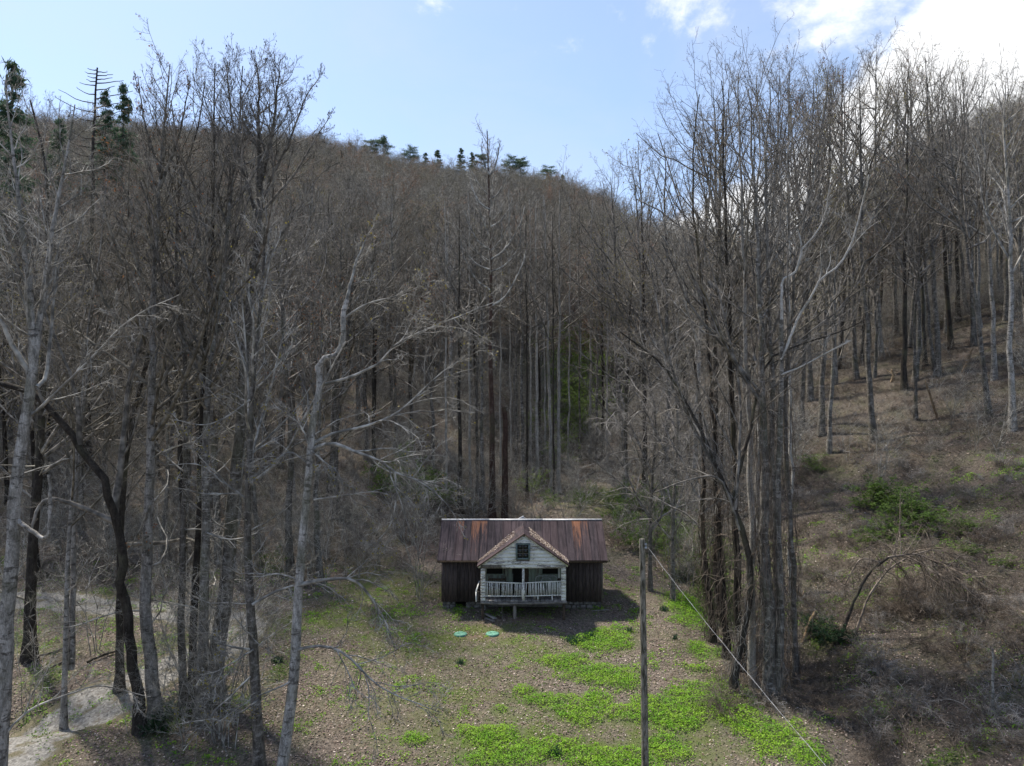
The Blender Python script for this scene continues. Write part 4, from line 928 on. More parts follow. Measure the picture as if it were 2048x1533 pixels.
custom('bare_tree', 'slim pale twin-stemmed tree between the left edge and the dark leaning tree', [
    dict(p=tl([(130, 1340), (133, 1200), (140, 1050), (150, 930), (165, 800), (175, 660), (200, 500), (215, 340)], 31, 1), w=(12, 2), n=24, limbs=24, t0=.35, low=8),
    dict(p=tl([(142, 1340), (147, 1180), (148, 1040), (160, 900), (185, 700), (240, 560), (260, 440)], 31.3, 1.5), w=(13, 2), limbs=20, t0=.35, trunk=1)], PL, TW, 4, LG)
custom('bare_tree', 'dark upright tree behind the lane, third from the left edge', [
    dict(p=tl([(60, 1255), (62, 1150), (70, 1040), (80, 900), (90, 700), (95, 500), (90, 330), (60, 200)], 36, 1), w=(24, 2.5), n=24, limbs=28, t0=.3, low=8)], DK, TW, 5, LG, cones=200)
custom('bare_tree', 'leftmost slender trunk of the cluster of four left of the cabin', [
    dict(p=tl([(366, 1385), (362, 1250), (366, 1080), (372, 900), (368, 700), (352, 520), (360, 380), (395, 260), (410, 150)], 31, 1), w=(16, 2), n=28, limbs=26, t0=.4, tp=.9, low=10)], B, TW, 6, LG, cones=300)
custom('bare_tree', 'dark second trunk of the cluster of four left of the cabin', [
    dict(p=tl([(384, 1385), (388, 1230), (398, 1060), (402, 880), (410, 700), (424, 500), (428, 350), (428, 200), (430, 70)], 31.5, 1), w=(17, 2), n=28, low=8, limbs=30, t0=.45, tp=.9, lr=(.28, .28), ang=.72, up=.13)], DK, TW, 7, LG, cones=700)
custom('bare_tree', 'straight grey third trunk of the cluster of four left of the cabin', [
    dict(p=tl([(404, 1400), (406, 1240), (412, 1060), (412, 850), (425, 700), (445, 560), (460, 400), (478, 250), (485, 80)], 30.5, 1), w=(23, 2), n=28, low=10, limbs=30, t0=.45, tp=.9, lr=(.28, .28), ang=.72, up=.13)], B, TW, 8, LG, cones=700)
custom('bare_tree', 'thickest trunk of the cluster of four, leaning right under a rounded crown', [
    dict(p=tl([(425, 1370), (438, 1280), (455, 1150), (466, 1000), (480, 860), (490, 700), (505, 560), (518, 430), (520, 330)], 32, .6), w=(36, 12), n=26, tp=.7, low=12),
    dict(p=tl([(520, 330), (516, 240), (518, 150), (512, 55)], 32.6, .3), w=(10, 1.5), limbs=22, t0=.05, lr=(.5, .35), ang=.75, trunk=1, up=.12),
    dict(p=tl([(522, 360), (545, 260), (556, 160), (562, 48)], 32.6, .3), w=(11, 1.5), limbs=22, t0=.05, lr=(.5, .35), ang=.75, trunk=1, up=.12),
    dict(p=tl([(520, 400), (575, 290), (610, 200), (640, 130)], 32.6, -.3), w=(8, 1.2), limbs=20, t0=.1, lr=(.35, .4), up=.12),
    dict(p=tl([(518, 430), (580, 360), (630, 280), (662, 230)], 32.6, .6), w=(7, 1.2), limbs=18, t0=.1, lr=(.35, .4), up=.1),
    dict(p=tl([(516, 440), (475, 300), (455, 170), (460, 60)], 32.6, .9), w=(8, 1.2), limbs=22, t0=.1, lr=(.35, .4), up=.2),
    dict(p=tl([(505, 560), (590, 430), (640, 350), (690, 320)], 32.3, -.6), w=(6, 1.2), limbs=14, t0=.1, lr=(.35, .4), up=.1)], B, TW, 9, LG, cones=1800)
custom('bare_tree', 'mossy upright trunk with drooping side branches, left of the crooked tree', [
    dict(p=tl([(520, 1600), (516, 1480), (507, 1290), (496, 1120), (497, 960), (503, 800), (515, 680), (525, 560), (530, 450)], 26.5, .6), w=(24, 4), n=26, low=22, limbs=16, t0=.5, lr=(.25, .5)),
    dict(p=tl([(500, 800), (460, 830), (410, 850), (350, 840)], 26.8, -1), w=(5, 1.2), limbs=7, t0=.1, up=-.02, lr=(.5, .5)),
    dict(p=tl([(496, 1000), (440, 960), (400, 930), (340, 930)], 26.8, -.6), w=(6, 1.2), limbs=7, t0=.1, up=-.02, lr=(.5, .5)),
    dict(p=tl([(505, 1300), (470, 1295), (430, 1285)], 26.6, -1), w=(7, 2), limbs=5, t0=.2, up=-.05, lr=(.6, .5)),
    dict(p=tl([(505, 1210), (560, 1180), (640, 1160), (690, 1155)], 26.5, .5), w=(7, 1.2), limbs=7, t0=.2, up=-.05, lr=(.5, .5)),
    dict(p=tl([(518, 1400), (470, 1430), (410, 1440), (350, 1450)], 26.5, -2), w=(4, 1), limbs=6, t0=.1, up=-.02, lr=(.5, .5)),
    dict(p=tl([(506, 1300), (440, 1340), (400, 1350)], 26.5, -2), w=(4, 1), limbs=6, t0=.1, up=.0, lr=(.6, .5))], B, TP, 10, LG, buds='bud', budn=500)
dr = dict(up=-.03, lr=(.42, .5), ang=.7, droop=.12, k=(8, 6, 2), wig=.2)
custom('bare_tree', 'crooked S-bent grey tree whose long pale limbs reach over the cabin roof', [
    dict(p=tl([(556, 1600), (572, 1480), (588, 1350), (596, 1200), (608, 1050), (620, 920), (625, 850), (640, 770), (634, 740), (650, 716), (676, 708), (687, 670), (686, 630), (694, 600)], 25.5, .3), w=(25, 10), n=44, low=6, l0=.3, l1=.9, wob=.0, tp=.75),
    dict(p=tl([(694, 600), (704, 555), (722, 500), (748, 450)], 25.8, .5), w=(8, 1.3), limbs=9, t0=.15, **{**dr, 'droop': 0, 'up': .1}),
    dict(p=tl([(622, 905), (640, 892), (670, 888), (705, 902), (758, 922), (790, 945), (830, 960), (870, 985), (905, 1022)], 25.7, -1.2), w=(10, 1.5), n=18, limbs=14, t0=.3, **dr),
    dict(p=tl([(790, 945), (792, 1000), (775, 1060), (730, 1100)], 24.8, -.3), w=(4, 1), limbs=8, t0=.1, **dr),
    dict(p=tl([(622, 890), (665, 868), (740, 850), (800, 822), (845, 780), (905, 730), (965, 700)], 25.7, .8), w=(8, 1.5), n=18, limbs=13, t0=.25, **{**dr, 'droop': .06}),
    dict(p=tl([(640, 770), (700, 755), (760, 725), (790, 690), (850, 660), (930, 628), (1000, 600)], 25.7, 1.2), w=(7.5, 1.5), n=18, limbs=13, t0=.25, **{**dr, 'droop': .05}),
    dict(p=tl([(628, 1000), (700, 990), (760, 985), (820, 1010)], 25.7, -.6), w=(4.5, 1), limbs=9, t0=.2, **dr),
    dict(p=tl([(684, 640), (730, 610), (800, 590), (870, 560)], 25.8, .6), w=(6, 1.2), limbs=12, t0=.15, **{**dr, 'droop': .02}),
    dict(p=tl([(600, 1170), (650, 1160), (705, 1160), (745, 1200), (775, 1255), (785, 1290)], 25.5, -.7), w=(9, 2), n=14, limbs=12, t0=.3, **dr),
    dict(p=tl([(596, 1300), (640, 1292), (690, 1308), (745, 1362), (790, 1390), (880, 1425)], 25.5, -1.4), w=(7, 1.2), n=14, limbs=16, t0=.2, **dr),
    dict(p=tl([(622, 900), (600, 850), (560, 820), (530, 790)], 25.6, -.8), w=(5, 1), limbs=9, t0=.15, **dr),
    dict(p=tl([(618, 930), (580, 905), (540, 930), (490, 965)], 25.6, -.8), w=(5, 1), limbs=9, t0=.15, **dr),
    dict(p=tl([(585, 1360), (560, 1375), (500, 1400), (430, 1450)], 25.5, -1), w=(4, 1), limbs=7, t0=.15, **dr),
    dict(p=tl([(622, 900), (655, 930), (675, 945), (690, 990)], 25.6, -1), w=(4, 1), limbs=8, t0=.15, **dr)], PL, TP, 11, LG, buds='bud', budn=700)
# the dark knotty limb with a bright broken branch
custom('bare_tree', 'short dark-barked tree behind the cluster, its broken branch curling pale in the light', [
    dict(p=tl([(240, 1290), (240, 1150), (245, 1000), (262, 850), (300, 700)], 33, .5), w=(17, 8), n=18, limbs=12, t0=.4),
    dict(p=tl([(245, 1090), (330, 1085), (372, 1078), (400, 1090), (420, 1120), (395, 1150), (385, 1175)], 33, -2.5), w=(10, 3), n=16)], DK, TW, 12, LG)
# behind and beside the cabin
HG = 'straight trunks in the hollow behind the cabin'
custom('bare_tree', 'tall reddish-brown tree behind the cabin, its thin top above the ridge', [
    dict(p=tl([(984, 1020), (984, 850), (980, 700), (982, 600), (980, 480), (978, 380), (976, 320), (974, 262)], 58, .5), w=(15, 2), n=26, limbs=26, t0=.62, tp=.8, lr=(.13, .6), ang=.75, k=(6, 5, 2)),
    ] + [dict(p=tl([(980, y), (980 + s * w_ * .45, y - h_ * .2), (980 + s * w_ * .85, y - h_ * .65), (980 + s * w_, y - h_)], 58.2, d_), w=(4.6, 1.2), limbs=7, t0=.3, lr=(.3, .5), k=(5, 4, 2))
         for y, s, w_, h_, d_ in ((615, 1, 75, 130, 1), (545, 1, 65, 70, -1), (540, -1, 60, 60, 1), (500, -1, 50, 80, 0), (455, 1, 45, 60, 1), (580, -1, 60, 100, -1), (420, -1, 40, 60, 1), (400, 1, 35, 60, -1), (520, 1, 70, 110, 1), (350, -1, 18, 60, 0), (350, 1, 20, 70, 0))], M['red'], TP, 13, None, rmin=.009)
custom('broken_trunk', 'dark broken-off dead trunk standing right behind the cabin roof', [
    dict(p=tl([(1010, 1025), (1010, 930), (1011, 860), (1009, 815)], 57, 0), w=(16, 10), n=10),
    dict(p=tl([(1010, 830), (1016, 815), (1022, 822)], 57, -.3), w=(3, 1))], M['red'], TW, 14, None)
for i, (bx, by, tx, ty, w_, bk, lb) in enumerate((
    (920, 1026, 918, 420, 9, 'dark', 'dark straight trunk rising behind the left end of the cabin roof'),
    (965, 1018, 962, 400, 9, 'bark', 'grey straight trunk just left of the reddish-brown tree'),
    (1045, 985, 1040, 380, 9, 'bark', 'grey trunk close behind the ridge, second right of the broken trunk'),
    (1054, 1000, 1052, 430, 5, 'dark', 'thin dark trunk touching the grey one behind the cabin'),
    (1075, 968, 1071, 400, 7, 'pale', 'pale straight trunk alone in the middle of the hollow'),
    (1103, 985, 1090, 400, 8, 'pale', 'pale trunk on the left of the close pair in the hollow'),
    (1117, 985, 1120, 380, 8, 'pale', 'pale trunk on the right of the close pair in the hollow'),
    (1034, 960, 1030, 420, 5, 'bark', 'thin grey trunk behind the broken trunk'),
    (955, 985, 950, 420, 6, 'bark', 'thinner grey trunk left of the reddish-brown tree, further back'),
    (1108, 1000, 1105, 430, 4, 'dark', 'thin dark stem in front of the close pale pair'),
    (1193, 925, 1196, 480, 6, 'bark', 'grey trunk at the right side of the hollow mouth, nearest the bend'),
    (1206, 920, 1204, 450, 6, 'dark', 'dark trunk at the right side of the hollow mouth'),
    (1213, 935, 1216, 460, 5, 'pale', 'slim pale trunk at the right side of the hollow mouth'),
    (893, 1000, 890, 400, 5, 'pale', 'slim pale trunk just left of the dark one above the left roof end'),
    (940, 975, 938, 380, 5, 'pale', 'pale trunk between the dark one and the thinner grey one'),
    (1000, 950, 1003, 400, 4, 'pale', 'slim pale trunk seen between the reddish tree and the broken trunk'),
    (1022, 940, 1018, 380, 4, 'pale', 'slim pale trunk just right of the broken trunk'),
    (1062, 945, 1060, 400, 5, 'pale', 'pale trunk left of the lone one in the hollow'),
    (1090, 930, 1087, 390, 4, 'pale', 'thin pale trunk between the lone one and the close pair'),
    (1137, 930, 1140, 400, 4, 'pale', 'thin pale trunk beside the green understorey, left side'),
    (1160, 920, 1158, 420, 4, 'bark', 'thin grey trunk in front of the green understorey'),
    (1180, 915, 1184, 400, 5, 'pale', 'pale trunk on the right edge of the green understorey'))):
    g_ = gp(bx, by); Y = g_[1]
    custom('bare_tree', lb, [dict(p=[(bx + (tx - bx) * u, by + (ty - by) * u, Y) for u in np.linspace(0, 1, 7)], w=(w_ * 1.15, 1.5), n=20, wob=.05, limbs=18, t0=.52, lr=(.22, .7), ang=.9, up=.08, k=(5, 4, 3))], M['white' if bk == 'pale' else bk], M['twig'], 30 + i, HG, rmin=.01)
# dead conifer snag and evergreens on the left skyline
pp = [dict(p=tl([(178, 700), (184, 430), (188, 230), (195, 90)], 62), w=(16, 3), n=18, wob=.04)]
r9 = np.random.default_rng(9)
for k_ in range(30):
    u = k_ / 29; y = 100 + 260 * u; s = 1 if k_ % 2 else -1; w_ = (18 + 56 * min(1, u * 2.2)) * r9.uniform(.45, 1.15); x = 195 - 8 * u
    pp.append(dict(p=tl([(x, y), (x + s * w_ * .5, y - w_ * .16 + 4), (x + s * w_, y - w_ * (.38 if s < 0 else .22))], 62, r9.uniform(-1.5, 1.5)), w=(2.6, 1.0), n=7, wob=.05, trunk=1))
custom('dead_conifer', 'dead bare conifer with stubby horizontal branches on the left skyline', pp, M['dark'], TW, 15, None)
# tall grove right of the hollow and the vine-hung clump
VG = 'trunks of the vine-hung clump on the right'
VT = [
 ('palest birch-like trunk in the vine-hung clump, white-blotched and straight', [(1510, 1370), (1503, 1250), (1505, 1080), (1499, 900), (1495, 720), (1486, 560), (1484, 420), (1478, 250), (1474, 120)], 33, 17, 'white', .35),
 ('thin white trunk on the right side of the vine-hung clump', [(1580, 1090), (1583, 980), (1582, 850), (1578, 700), (1580, 560), (1576, 400), (1580, 240)], 41, 8, 'white', .05),
 ('vine-wrapped trunk at the front of the clump, rooted by the cable', [(1540, 1385), (1538, 1260), (1530, 1100), (1528, 900), (1522, 700), (1516, 520), (1505, 340), (1500, 180)], 32, 26, 'bark', 1.6),
 ('vine-choked brown trunk second from the right in the clump', [(1560, 1350), (1556, 1200), (1550, 1000), (1545, 800), (1538, 620), (1530, 440), (1536, 280), (1540, 150)], 34, 18, 'bark', 1.6),
 ('dark inner trunk of the clump, left of the palest one', [(1486, 1330), (1476, 1200), (1472, 1000), (1466, 820), (1458, 640), (1452, 460), (1448, 300), (1444, 150)], 34.5, 17, 'dark', 1.4),
 ('grey trunk behind the palest one, curving slightly right', [(1520, 1330), (1524, 1150), (1516, 960), (1518, 760), (1524, 600), (1514, 420), (1518, 260), (1516, 130)], 36, 13, 'white', .4),
 ('rightmost brown trunk of the clump, leaning outwards', [(1590, 1330), (1586, 1180), (1578, 1010), (1570, 860), (1575, 700), (1590, 560), (1612, 420), (1640, 260), (1655, 130)], 34, 13, 'bark', 1.3),
 ('leftmost leaning trunk of the clump, half hidden in hanging vines', [(1452, 1290), (1440, 1120), (1430, 950), (1424, 780), (1410, 620), (1392, 470), (1388, 320), (1398, 190)], 36, 14, 'dark', 1.5)]
for i, (lb, ps, Y, w_, bk, vm) in enumerate(VT):
    custom('bare_tree', lb, [dict(p=tl(ps, Y, .5), w=(w_, 2), n=28, wob=.05, limbs=17, t0=.45, tp=.85, lr=(.25, .5), ang=.7, up=.12, k=(6, 6, 3), vm=vm, vr=1.0)], M[bk], TW, 50 + i, VG, vines=22, rmin=.005, cones=350 if i % 2 else 0)
custom('bare_tree', 'dark-limbed tree in the clump sending a long bare limb up to the left', [
    dict(p=tl([(1470, 1340), (1500, 1180), (1490, 1080), (1460, 1000)], 32.5, 0), w=(17, 11), n=14, vm=1),
    dict(p=tl([(1460, 1000), (1410, 880), (1340, 750), (1290, 700), (1240, 665)], 32.5, -1), w=(10, 2.5), n=14, limbs=12, t0=.2, trunk=1, lr=(.35, .5), up=.02, droop=.1, vine=1, vm=1.2, k=(7, 5, 3)),
    dict(p=tl([(1462, 1010), (1500, 860), (1530, 730), (1600, 690), (1680, 665), (1730, 640)], 32.5, -.5), w=(9, 2), n=14, limbs=12, t0=.3, trunk=1, lr=(.3, .5), up=.04),
    dict(p=tl([(1480, 1060), (1440, 960), (1380, 960), (1310, 985)], 32.5, -1), w=(7, 2), limbs=10, t0=.1, lr=(.4, .5), up=-.06, droop=.15),
    dict(p=tl([(1430, 930), (1370, 820), (1320, 640), (1300, 520)], 32.4, .3), w=(8, 2), limbs=12, t0=.1, lr=(.4, .5), up=.05, droop=.06),
    dict(p=tl([(1470, 1020), (1480, 800), (1440, 600), (1405, 480)], 32.4, .3), w=(8, 2), limbs=12, t0=.1, lr=(.4, .5), up=.05)], DK, TW, 60, VG, vines=24, vinemat='vine_grey')
custom('bare_tree', 'tree with two bone-white barkless limbs sweeping up right from the clump', [
    dict(p=tl([(1556, 1380), (1560, 1200), (1556, 1000), (1562, 800), (1563, 640)], 31.9, -.3), w=(15, 9), n=16, vm=1),
    dict(p=tl([(1563, 650), (1565, 565), (1590, 545), (1603, 500), (1597, 465)], 31.6, -.3), w=(6.5, 4), n=16, limbs=4, t0=.5),
    dict(p=tl([(1603, 500), (1630, 470), (1650, 430), (1660, 370)], 31.4, -.2), w=(4, 1.8), n=10, limbs=5, t0=.3),
    dict(p=tl([(1562, 720), (1600, 630), (1625, 590), (1640, 560), (1680, 530), (1705, 480), (1722, 420), (1738, 350)], 31.6, -.8), w=(6, 2.6), n=20, limbs=6, t0=.3),
    dict(p=tl([(1562, 750), (1600, 735), (1650, 708), (1700, 682)], 31.6, -1), w=(4.5, 2.5), n=10, limbs=4, t0=.6)], B, M['bone'], 61, VG, vines=10)
custom('bare_tree', 'dark stems under a curtain of hanging vines between the pole and the clump', [
    dict(p=tl([(1425, 1245), (1412, 1150), (1405, 1050), (1408, 950), (1400, 820), (1385, 700)], 38, 0), w=(13, 4), n=18, limbs=14, t0=.3, lr=(.3, .5), up=.0, droop=.1, vm=1.6),
    dict(p=tl([(1440, 1240), (1432, 1120), (1440, 1000), (1445, 850)], 38.3, 0), w=(11, 4), n=14, trunk=1, vine=1, vm=1.3, limbs=8, t0=.3)], DK, M['vine_grey'], 62, VG, vines=26)
for i, (x, y, Y) in enumerate(((1300, 1000, 46), (1345, 960, 44))):
    custom('bare_tree', ('low grey tree bowed under drooping vines, nearest the hollow', 'low grey tree bowed under drooping vines, nearest the clump')[i], [
        dict(p=[(x, 1085, Y), (x + 5, 950, Y), (x + 10, 830, Y), (x - 15, 700, Y)], w=(9, 3), n=14, limbs=18, t0=.2, lr=(.45, .6), up=.0, droop=.12, vm=1.2, k=(9, 7, 3)),
        dict(p=[(x + 5, 950, Y), (x - 35, 860, Y), (x - 60, 820, Y - .5), (x - 90, 850, Y - 1)], w=(5, 2), n=12, limbs=14, t0=.1, lr=(.5, .6), up=-.05, droop=.15, k=(9, 7, 3))], M['bark'], M['vine_grey'], 70 + i, VG, vines=24, vinemat='vine_grey')
# trees up the right bank: base and top in the photograph
RG = 'straight trees on the steep bank at the right'
RT = [
 (1749, 885, 1722, 60, 30, 'stout dark trunk nearest the clump, lowest on the right bank'), (1977, 836, 1905, 95, 22, 'straight grey trunk leaning left, low on the right bank above the dry grass'),
 (2022, 862, 2046, 60, 34, 'thick flared trunk at the far right edge'), (1871, 750, 1838, 35, 16, 'grey trunk in the middle of the right bank'), (1810, 778, 1785, 100, 17, 'grey trunk left of the one in the middle of the right bank'),
 (1834, 840, 1842, 330, 8, 'thin crooked pale stem between the grey trunks of the right bank'), (1763, 716, 1755, 40, 12, 'grey trunk half behind the stout dark one'), (1796, 668, 1790, 70, 13, 'grey trunk high above the stout dark one on the right bank'),
 (1645, 868, 1640, 110, 9, 'thin dark stem left of the stout trunk'), (1690, 662, 1660, 70, 10, 'pale trunk at the top left of the right bank'), (1712, 760, 1700, 90, 12, 'grey trunk between the clump and the stout dark trunk'),
 (1947, 690, 1930, 80, 12, 'grey trunk high on the bank behind the leaning one'), (1990, 760, 1975, 110, 10, 'slim trunk near the right edge, behind the leaning one'), (2010, 640, 1995, 90, 10, 'slim trunk high by the right edge'),
 (1918, 640, 1890, 80, 10, 'slim grey trunk high on the right bank, under the cloud'), (1850, 640, 1812, 50, 10, 'slim grey trunk in the upper middle of the right bank'), (1668, 770, 1610, 80, 11, 'grey trunk just right of the clump, on the bank foot'),
 (1620, 800, 1580, 70, 12, 'grey trunk directly behind the clump'), (1660, 905, 1668, 300, 7, 'thin stem low behind the white limbs'), (1430, 930, 1420, 90, 15, 'tall trunk behind the clump, leftmost of the skyline grove'),
 (1470, 900, 1440, 70, 14, 'tall trunk behind the clump, second of the skyline grove'), (1520, 880, 1530, 75, 13, 'tall trunk behind the clump, third of the skyline grove'), (1385, 900, 1400, 190, 12, 'tall trunk left of the skyline grove with a rounded top'),
 (1330, 930, 1322, 188, 13, 'lone round-topped tree left of the skyline grove'), (1290, 930, 1272, 225, 12, 'smaller round-topped tree beside the lone one, over the hollow'), (1255, 900, 1218, 290, 9, 'low round-topped tree at the right rim of the hollow'),
 (1565, 850, 1575, 85, 12, 'tall trunk behind the clump, fourth of the skyline grove'), (1600, 860, 1640, 90, 11, 'tall trunk behind the clump, fifth of the skyline grove'), (2060, 780, 2070, 120, 18, 'trunk partly cut by the right edge'), (1900, 700, 1868, 60, 12, 'grey trunk above the dry grass in the right bank')]
r11 = np.random.default_rng(11)
RBASE = []
for i, (bx, by, tx, ty, w_, lb) in enumerate(RT):
    g_ = gp(bx, by); Y = g_[1]; RBASE.append(g_)
    if by > 860 and bx < 1620 and by > 0: 
        Y = {1430: 52, 1470: 56, 1520: 54, 1385: 60, 1330: 62, 1290: 66, 1255: 72, 1565: 58, 1600: 50}.get(bx, Y); g_ = np.array([at(bx, by, Y)[0], Y, 0]); g_[2] = float(zt(g_[0], Y))
    T_ = at(tx, ty, Y); H = T_[2] - g_[2]; fi = i % 10
    dxl = (T_[0] - g_[0]) / H; place_form(fi, g_, H / math.cos(math.atan(dxl)) * .89, lb, RG, r11.uniform(0, 6.28), (math.atan(dxl), r11.uniform(-.03, .03))).scale = (lambda q: (q * .74, q * .74, q))(H / math.cos(math.atan(dxl)) * .9 / FORMS[fi][0])

# ------------------------------------------------------------------ bushes, brush and undergrowth forms
def bush_form(seed, H, W, stems, droop, leaf=None, nleaf=0, twig='vine', k=(6, 5, 3), r=.012):
    rng = np.random.default_rng(seed); N = stems; m = 8
    a = rng.uniform(0, 6.28, N); st = np.stack([np.cos(a) * W * .15 * rng.random(N), np.sin(a) * W * .15 * rng.random(N), np.zeros(N) - .05], 1)
    d = np.stack([np.cos(a) * rng.uniform(.1, 1, N) * W / H, np.sin(a) * rng.uniform(.1, 1, N) * W / H, np.ones(N)], 1); d /= np.linalg.norm(d, axis=1, keepdims=True)
    ln = H * rng.uniform(.7, 1.3, N); P = [st]
    for j in range(1, m): d = d + rng.normal(0, .12, d.shape) - np.array([0, 0, droop * j / m]); d /= np.linalg.norm(d, axis=1, keepdims=True); P.append(P[-1] + d * (ln / (m - 1))[:, None])
    P = np.stack(P, 1); P[:, :, 2] = np.maximum(P[:, :, 2], 0.02 * np.arange(m)[None]); P[:, 0, 2] = -.25
    R = np.linspace(r, r * .35, m)[None].repeat(N, 0); mb = MB(); mb.tubes(P, R, 4)
    A, RA, LA = spawn(P, R, ln, k[0], rng, (.15, 1), (.8, .3), (.45, .6), 5, .02 - droop * .3, .22, .7, .005, .01); mb.tubes(A, RA, 3)
    Bq, RB, LB = spawn(A, RA, LA, k[1], rng, (.1, 1), (.8, .3), (.5, .6), 3, -.02 - droop * .2, .3, .7, .004, .01); mb.tubes(Bq, RB, 3)
    C, RC, LC = spawn(Bq, RB, LB, k[2], rng, (.2, 1), (.7, .3), (.6, .6), 2, 0, .2, .7, .0035, .01); mb.spikes(C, RC[:, 0])
    parts = [mb.build('stems', [M[twig]], link=False)]
    if leaf:
        q = np.concatenate([C[:, -1], C[:, 0], Bq[:, 1]]); q = q[rng.integers(0, len(q), nleaf)] + rng.normal(0, .05, (nleaf, 3)); Nn_, U = rdir(rng, nleaf, .8); s = rng.uniform(.035, .07, nleaf) * (1.5 if leaf == 'grass' else 1)
        V, Q = quads(q, Nn_, U, s, s * .6); mb = MB(); mb.add(V, Q); o = mb.build('leaves', [M[leaf]], link=False); o['kind'] = 'stuff'; parts.append(o)
    return parts
BF = {'brush': [bush_form(300 + i, 1.5, 1.6, 12, .5, twig='vine' if i else 'vine_grey') for i in range(3)],
      'green': [bush_form(310 + i, 2.0, 1.4, 9, .1, 'shrub', 2600, 'twig', (5, 4, 2)) for i in range(3)],
      'bright': [bush_form(315 + i, 3.2, 2.0, 8, .05, 'under', 2600, 'twig', (5, 4, 2)) for i in range(2)],
      'dark': [bush_form(320, 1.6, 1.4, 12, .2, 'darkgreen', 3500, 'twig', (5, 4, 2))],
      'sapling': [bush_form(330 + i, 4.5, 1.8, 4, .0, twig='twig_pale', k=(9, 6, 3), r=.02) for i in range(3)]}
rb = np.random.default_rng(88)
def bush(kind, px, py, s, label, group, name='shrub', cat='shrub', base=None, sq=1):
    b = gp(px, py) if base is None else base; e = empty(name, (b[0], b[1], b[2] - .05), label, cat, group, (0, 0, rb.uniform(0, 6.28))); e.scale = (s * sq, s * sq, s)
    fs = BF[kind]; put_parts(e, fs[rb.integers(len(fs))]); return e
for x, y, s in ((1270, 1100, .9), (1330, 1110, 1.0), (1355, 1085, 1.1), (1215, 1018, .9), (1160, 1015, .7), (1100, 1016, .6), (1260, 1020, 1.1), (1320, 1030, 1.2), (1300, 1090, 1.1), (1250, 1060, 1.0), (1340, 1050, 1.2), (1390, 1110, 1.1), (1420, 1160, 1.0), (1230, 1030, .9), (1290, 1020, 1.1), (1190, 1010, .8), (1440, 1210, .8)):
    bush('green', x, y, s, 'leafy green shrub at the foot of the slope right of the cabin', 'green shrubs right of the cabin')
for x, y, s in ((830, 1010, 1.2), (760, 990, 1.3), (850, 985, 1.1), (800, 960, 1.2), (870, 1010, .9), (545, 1160, .8), (900, 1012, .8)):
    bush('green', x, y, s, 'leafy green shrub on the slope left of the cabin roof', 'green shrubs left of the cabin')
for x, y, s in ((1130, 820, 2.2), (1150, 790, 2.4), (1180, 760, 2.6), (1110, 800, 1.8), (1160, 730, 2.6), (1135, 860, 1.8), (1200, 780, 2.0), (1135, 900, 1.6), (1175, 880, 1.6), (1150, 860, 1.9), (1120, 940, 1.2), (1190, 860, 1.7), (1165, 840, 2.0), (1060, 1000, .8), (1080, 880, 1.3), (1200, 830, 1.5)):
    bush('bright', x, y, s, 'fresh green understorey tree in the middle of the hollow', 'fresh green understorey in the hollow', 'small_tree', 'tree')
for x, y, s in ((1760, 1000, 1.0), (1785, 1012, 1.1), (1740, 1020, .8), (1810, 1030, 1.2), (1835, 1045, 1.2), (1860, 1050, 1.0), (1790, 1050, .8), (1770, 1075, .9), (1745, 1090, .7), (1850, 1070, .7), (1935, 1060, .7), (1925, 1070, .5), (1945, 1108, .5), (2010, 1132, .4), (1628, 930, .8), (1640, 945, .6)):
    bush('green', x, y, s * .62, 'low green creeper-grown shrub on the dry right bank, ' + ('beside the clump' if x < 1700 else ('in the main green patch' if x < 1900 else 'in the small tufts at the right')), 'green shrubs on the right bank' + str(int(x > 1700) + int(x > 1900)), sq=1.7)
for x, y, s in ((1340, 1130, .8), (1365, 1150, .9), (1395, 1150, .9), (1420, 1130, 1.0), (1440, 1160, .9), (1380, 1090, 1.0), (1410, 1080, 1.1), (1450, 1110, .9)):
    bush('bright', x, y, s * .5, 'fresh green bush between the pole and the vine-hung clump', 'fresh green bushes left of the clump')
for x, y, s, k_ in ((320, 1455, .55, 'dark'), (350, 1430, .5, 'dark'), (390, 1415, .45, 'dark'), (300, 1470, .4, 'dark'), (1660, 1290, .7, 'dark'), (1630, 1270, .6, 'dark'), (1370, 1160, .5, 'dark')):
    bush(k_, x, y, s, 'low dark green shrub ' + ('around the bases of the left trunks' if x < 800 else 'beside the vine-hung clump'), 'dark shrubs ' + ('left' if x < 800 else 'right'))
for i in range(34):
    x = rb.uniform(1440, 1640); bush('brush', x, rb.uniform(1290, 1430), rb.uniform(.6, 1.0), 'tangle of dry brown vines at the foot of the vine-hung clump', 'dry tangles at the clump foot', 'vine_tangle', 'vines')
def bz(x, y):
    return ('uphill ' if y < 960 else ('level with ' if y < 1100 else 'downhill ')) + ('beside the clump' if x < 1700 else ('of the stout dark trunk' if x < 1800 else ('of the green creeper' if x < 1910 else ('of the small creeper tufts' if x < 1990 else 'at the right edge'))))
def bz2(x, y):
    return ('just under ' if y < 1290 else ('below ' if y < 1400 else 'far below ')) + ('the leaning tan trunk' if x < 1780 else ('the arched vines' if x < 1900 else ('the tip of the arched vines' if x < 1990 else 'the arch, at the right edge')))
for i in range(110):
    x = rb.uniform(1600, 2080); y = rb.uniform(880, 1240); bush('brush', x, y, rb.uniform(.5, 1.0), 'dry grey-brown stems on the right bank, ' + bz(x, y), 'dry brush on the right bank, ' + bz(x, y), 'brush_mound', 'brush', sq=1.3)
for i in range(60):
    x = rb.uniform(1680, 2080); y = rb.uniform(1200, 1520); bush('brush', x, y, rb.uniform(.6, 1.1), 'dry thorny brush in the lower right, ' + bz2(x, y), 'dry brush in the lower right, ' + bz2(x, y), 'brush_mound', 'brush', sq=1.2)
